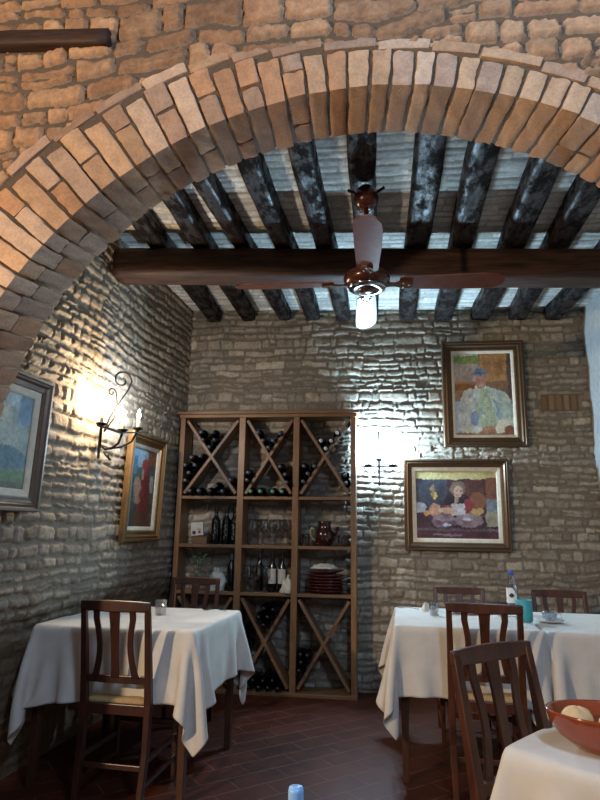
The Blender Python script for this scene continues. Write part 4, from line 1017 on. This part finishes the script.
# bread bowl on the near table
bc = Vector((.565, 1.665)); bw = thing('serving_bowl', 'oval glazed terracotta bowl of bread on the nearest table', 'bowl', (bc.x, bc.y, ZS), math.radians(-12))
MB().lathe([(0, 0), (.075, 0), (.085, .004), (.118, .030), (.135, .058), (.140, .080), (.142, .084), (.139, .087), (.134, .083), (.128, .060), (.110, .032), (.08, .012), (0, .010)], 56, None, 1.16, .78).obj('body', 'terra', bw, True)
for s in (1,):
    MB().tube([(s*.142, -.03, .070), (s*.163, -.02, .074), (s*.170, 0, .076), (s*.163, .02, .074), (s*.142, .03, .070)], .008, 10).obj('handle', 'terra', bw, True)
for k, (x, y, rz, l) in enumerate(((-.092, .006, .9, 'left'), (.000, -.004, -.4, 'right'))):
    V = []; n, q = 24, 14
    for i in range(q+1):
        ph = -PI/2+PI*i/q
        for j in range(n):
            a = 2*PI*j/n; e = 1+.25*float(fbm(np.array(math.cos(a)*2+k*9), np.array(math.sin(a)*2+ph), 5, 3))
            V.append((.045*e*math.cos(ph)*math.cos(a), .036*e*math.cos(ph)*math.sin(a), .030*e*math.sin(ph)*(1 if i > q/2 else .7)))
    F = [(i*n+j, i*n+(j+1) % n, (i+1)*n+(j+1) % n, (i+1)*n+j) for i in range(q) for j in range(n)]
    o = link('bread_roll', V, F, 'bread'); ca, sa_ = math.cos(math.radians(-12)), math.sin(math.radians(-12))
    o.location = (bc.x+x*ca-y*sa_, bc.y+x*sa_+y*ca, ZS+.060); o.rotation_euler = (0, 0, rz)
    tag(o, '%s bread roll with pale crust lying in the terracotta bowl' % l, 'bread', 'bread rolls in the bowl')
# small bottle at the bottom edge
p = px(296, 787, .94)
sb = thing('small_bottle', 'small bottle with pale blue cap at the bottom edge of the picture', 'bottle', (p.x, .94, .7855))
hh = p.z-.7855
MB().lathe([(0, 0), (.021, 0), (.023, .004), (.023, hh*.42), (.018, hh*.55), (.0095, hh*.66), (.0095, hh*.8), (0, hh*.8)], 24).obj('glass', 'glass', sb, True)
MB().lathe([(0, hh*.62), (.0105, hh*.62), (.0115, hh*.64), (.0110, hh*.97), (.0098, hh), (0, hh)], 24).obj('cap', 'paleblue', sb, True)

# ================================================================= LIGHT
def lamp(name, kind, loc, col, e, size=.03, **k):
    l = bpy.data.lights.new(name, kind); l.color = col; l.energy = e
    if kind in ('POINT', 'SPOT'): l.shadow_soft_size = size
    for a, v in k.items(): setattr(l, a, v)
    o = bpy.data.objects.new(name, l); C.objects.link(o); o.location = loc; return o
for k, p in enumerate(BL):
    lamp('sconce_light', 'POINT', (LX+p[0], 3.76+p[1], 1.80+p[2]+.165), (.45, .70, 1) if k == 2 else (1, .74, .44), [9, 8.5, 7.5][k], .015)
for p in BR:
    lamp('sconce_light', 'POINT', (RX+p[0], RY+p[1]-.0, RZ+p[2]+.14), (.48, .76, 1), 23, .015)
def aim(o, tgt): o.rotation_euler = (Vector(tgt)-o.location).to_track_quat('-Z', 'Y').to_euler(); return o
lamp('front_room_lamp', 'POINT', (-3.0, -.5, 2.15), (1, .76, .49), 225, .06)
a = lamp('cool_table_fill', 'AREA', (.7, .2, 3.5), (.48, .70, 1), 28, shape='RECTANGLE', size=1.4, size_y=1.2); aim(a, (-.1, 3.4, .8))  # added cool fill high in the front room to brighten the tabletops
w = bpy.data.worlds.new('world'); bpy.context.scene.world = w; w.use_nodes = True
w.node_tree.nodes['Background'].inputs[0].default_value = (.95, .92, .92, 1); w.node_tree.nodes['Background'].inputs[1].default_value = .08

# ================================================================= CAMERA
cam = bpy.data.cameras.new('camera'); co = bpy.data.objects.new('camera', cam); C.objects.link(co)
cam.sensor_fit = 'VERTICAL'; cam.sensor_height = 24; cam.lens = 24*600/800; cam.clip_start = .02
p_, y_, r_ = math.radians(12.2), math.radians(7.6), math.radians(.9)
f = Vector((-math.sin(y_)*math.cos(p_), math.cos(y_)*math.cos(p_), math.sin(p_)))
r0 = Vector((math.cos(y_), math.sin(y_), 0)); u0 = r0.cross(f)
r = math.cos(r_)*r0+math.sin(r_)*u0; u = -math.sin(r_)*r0+math.cos(r_)*u0
co.matrix_world = Matrix(((r.x, u.x, -f.x, 0), (r.y, u.y, -f.y, 0), (r.z, u.z, -f.z, 1.3), (0, 0, 0, 1)))
sc_ = bpy.context.scene; sc_.camera = co
sc_.view_settings.view_transform = 'Standard'; sc_.view_settings.look = 'None'; sc_.view_settings.exposure = 1.03; sc_.view_settings.gamma = 1
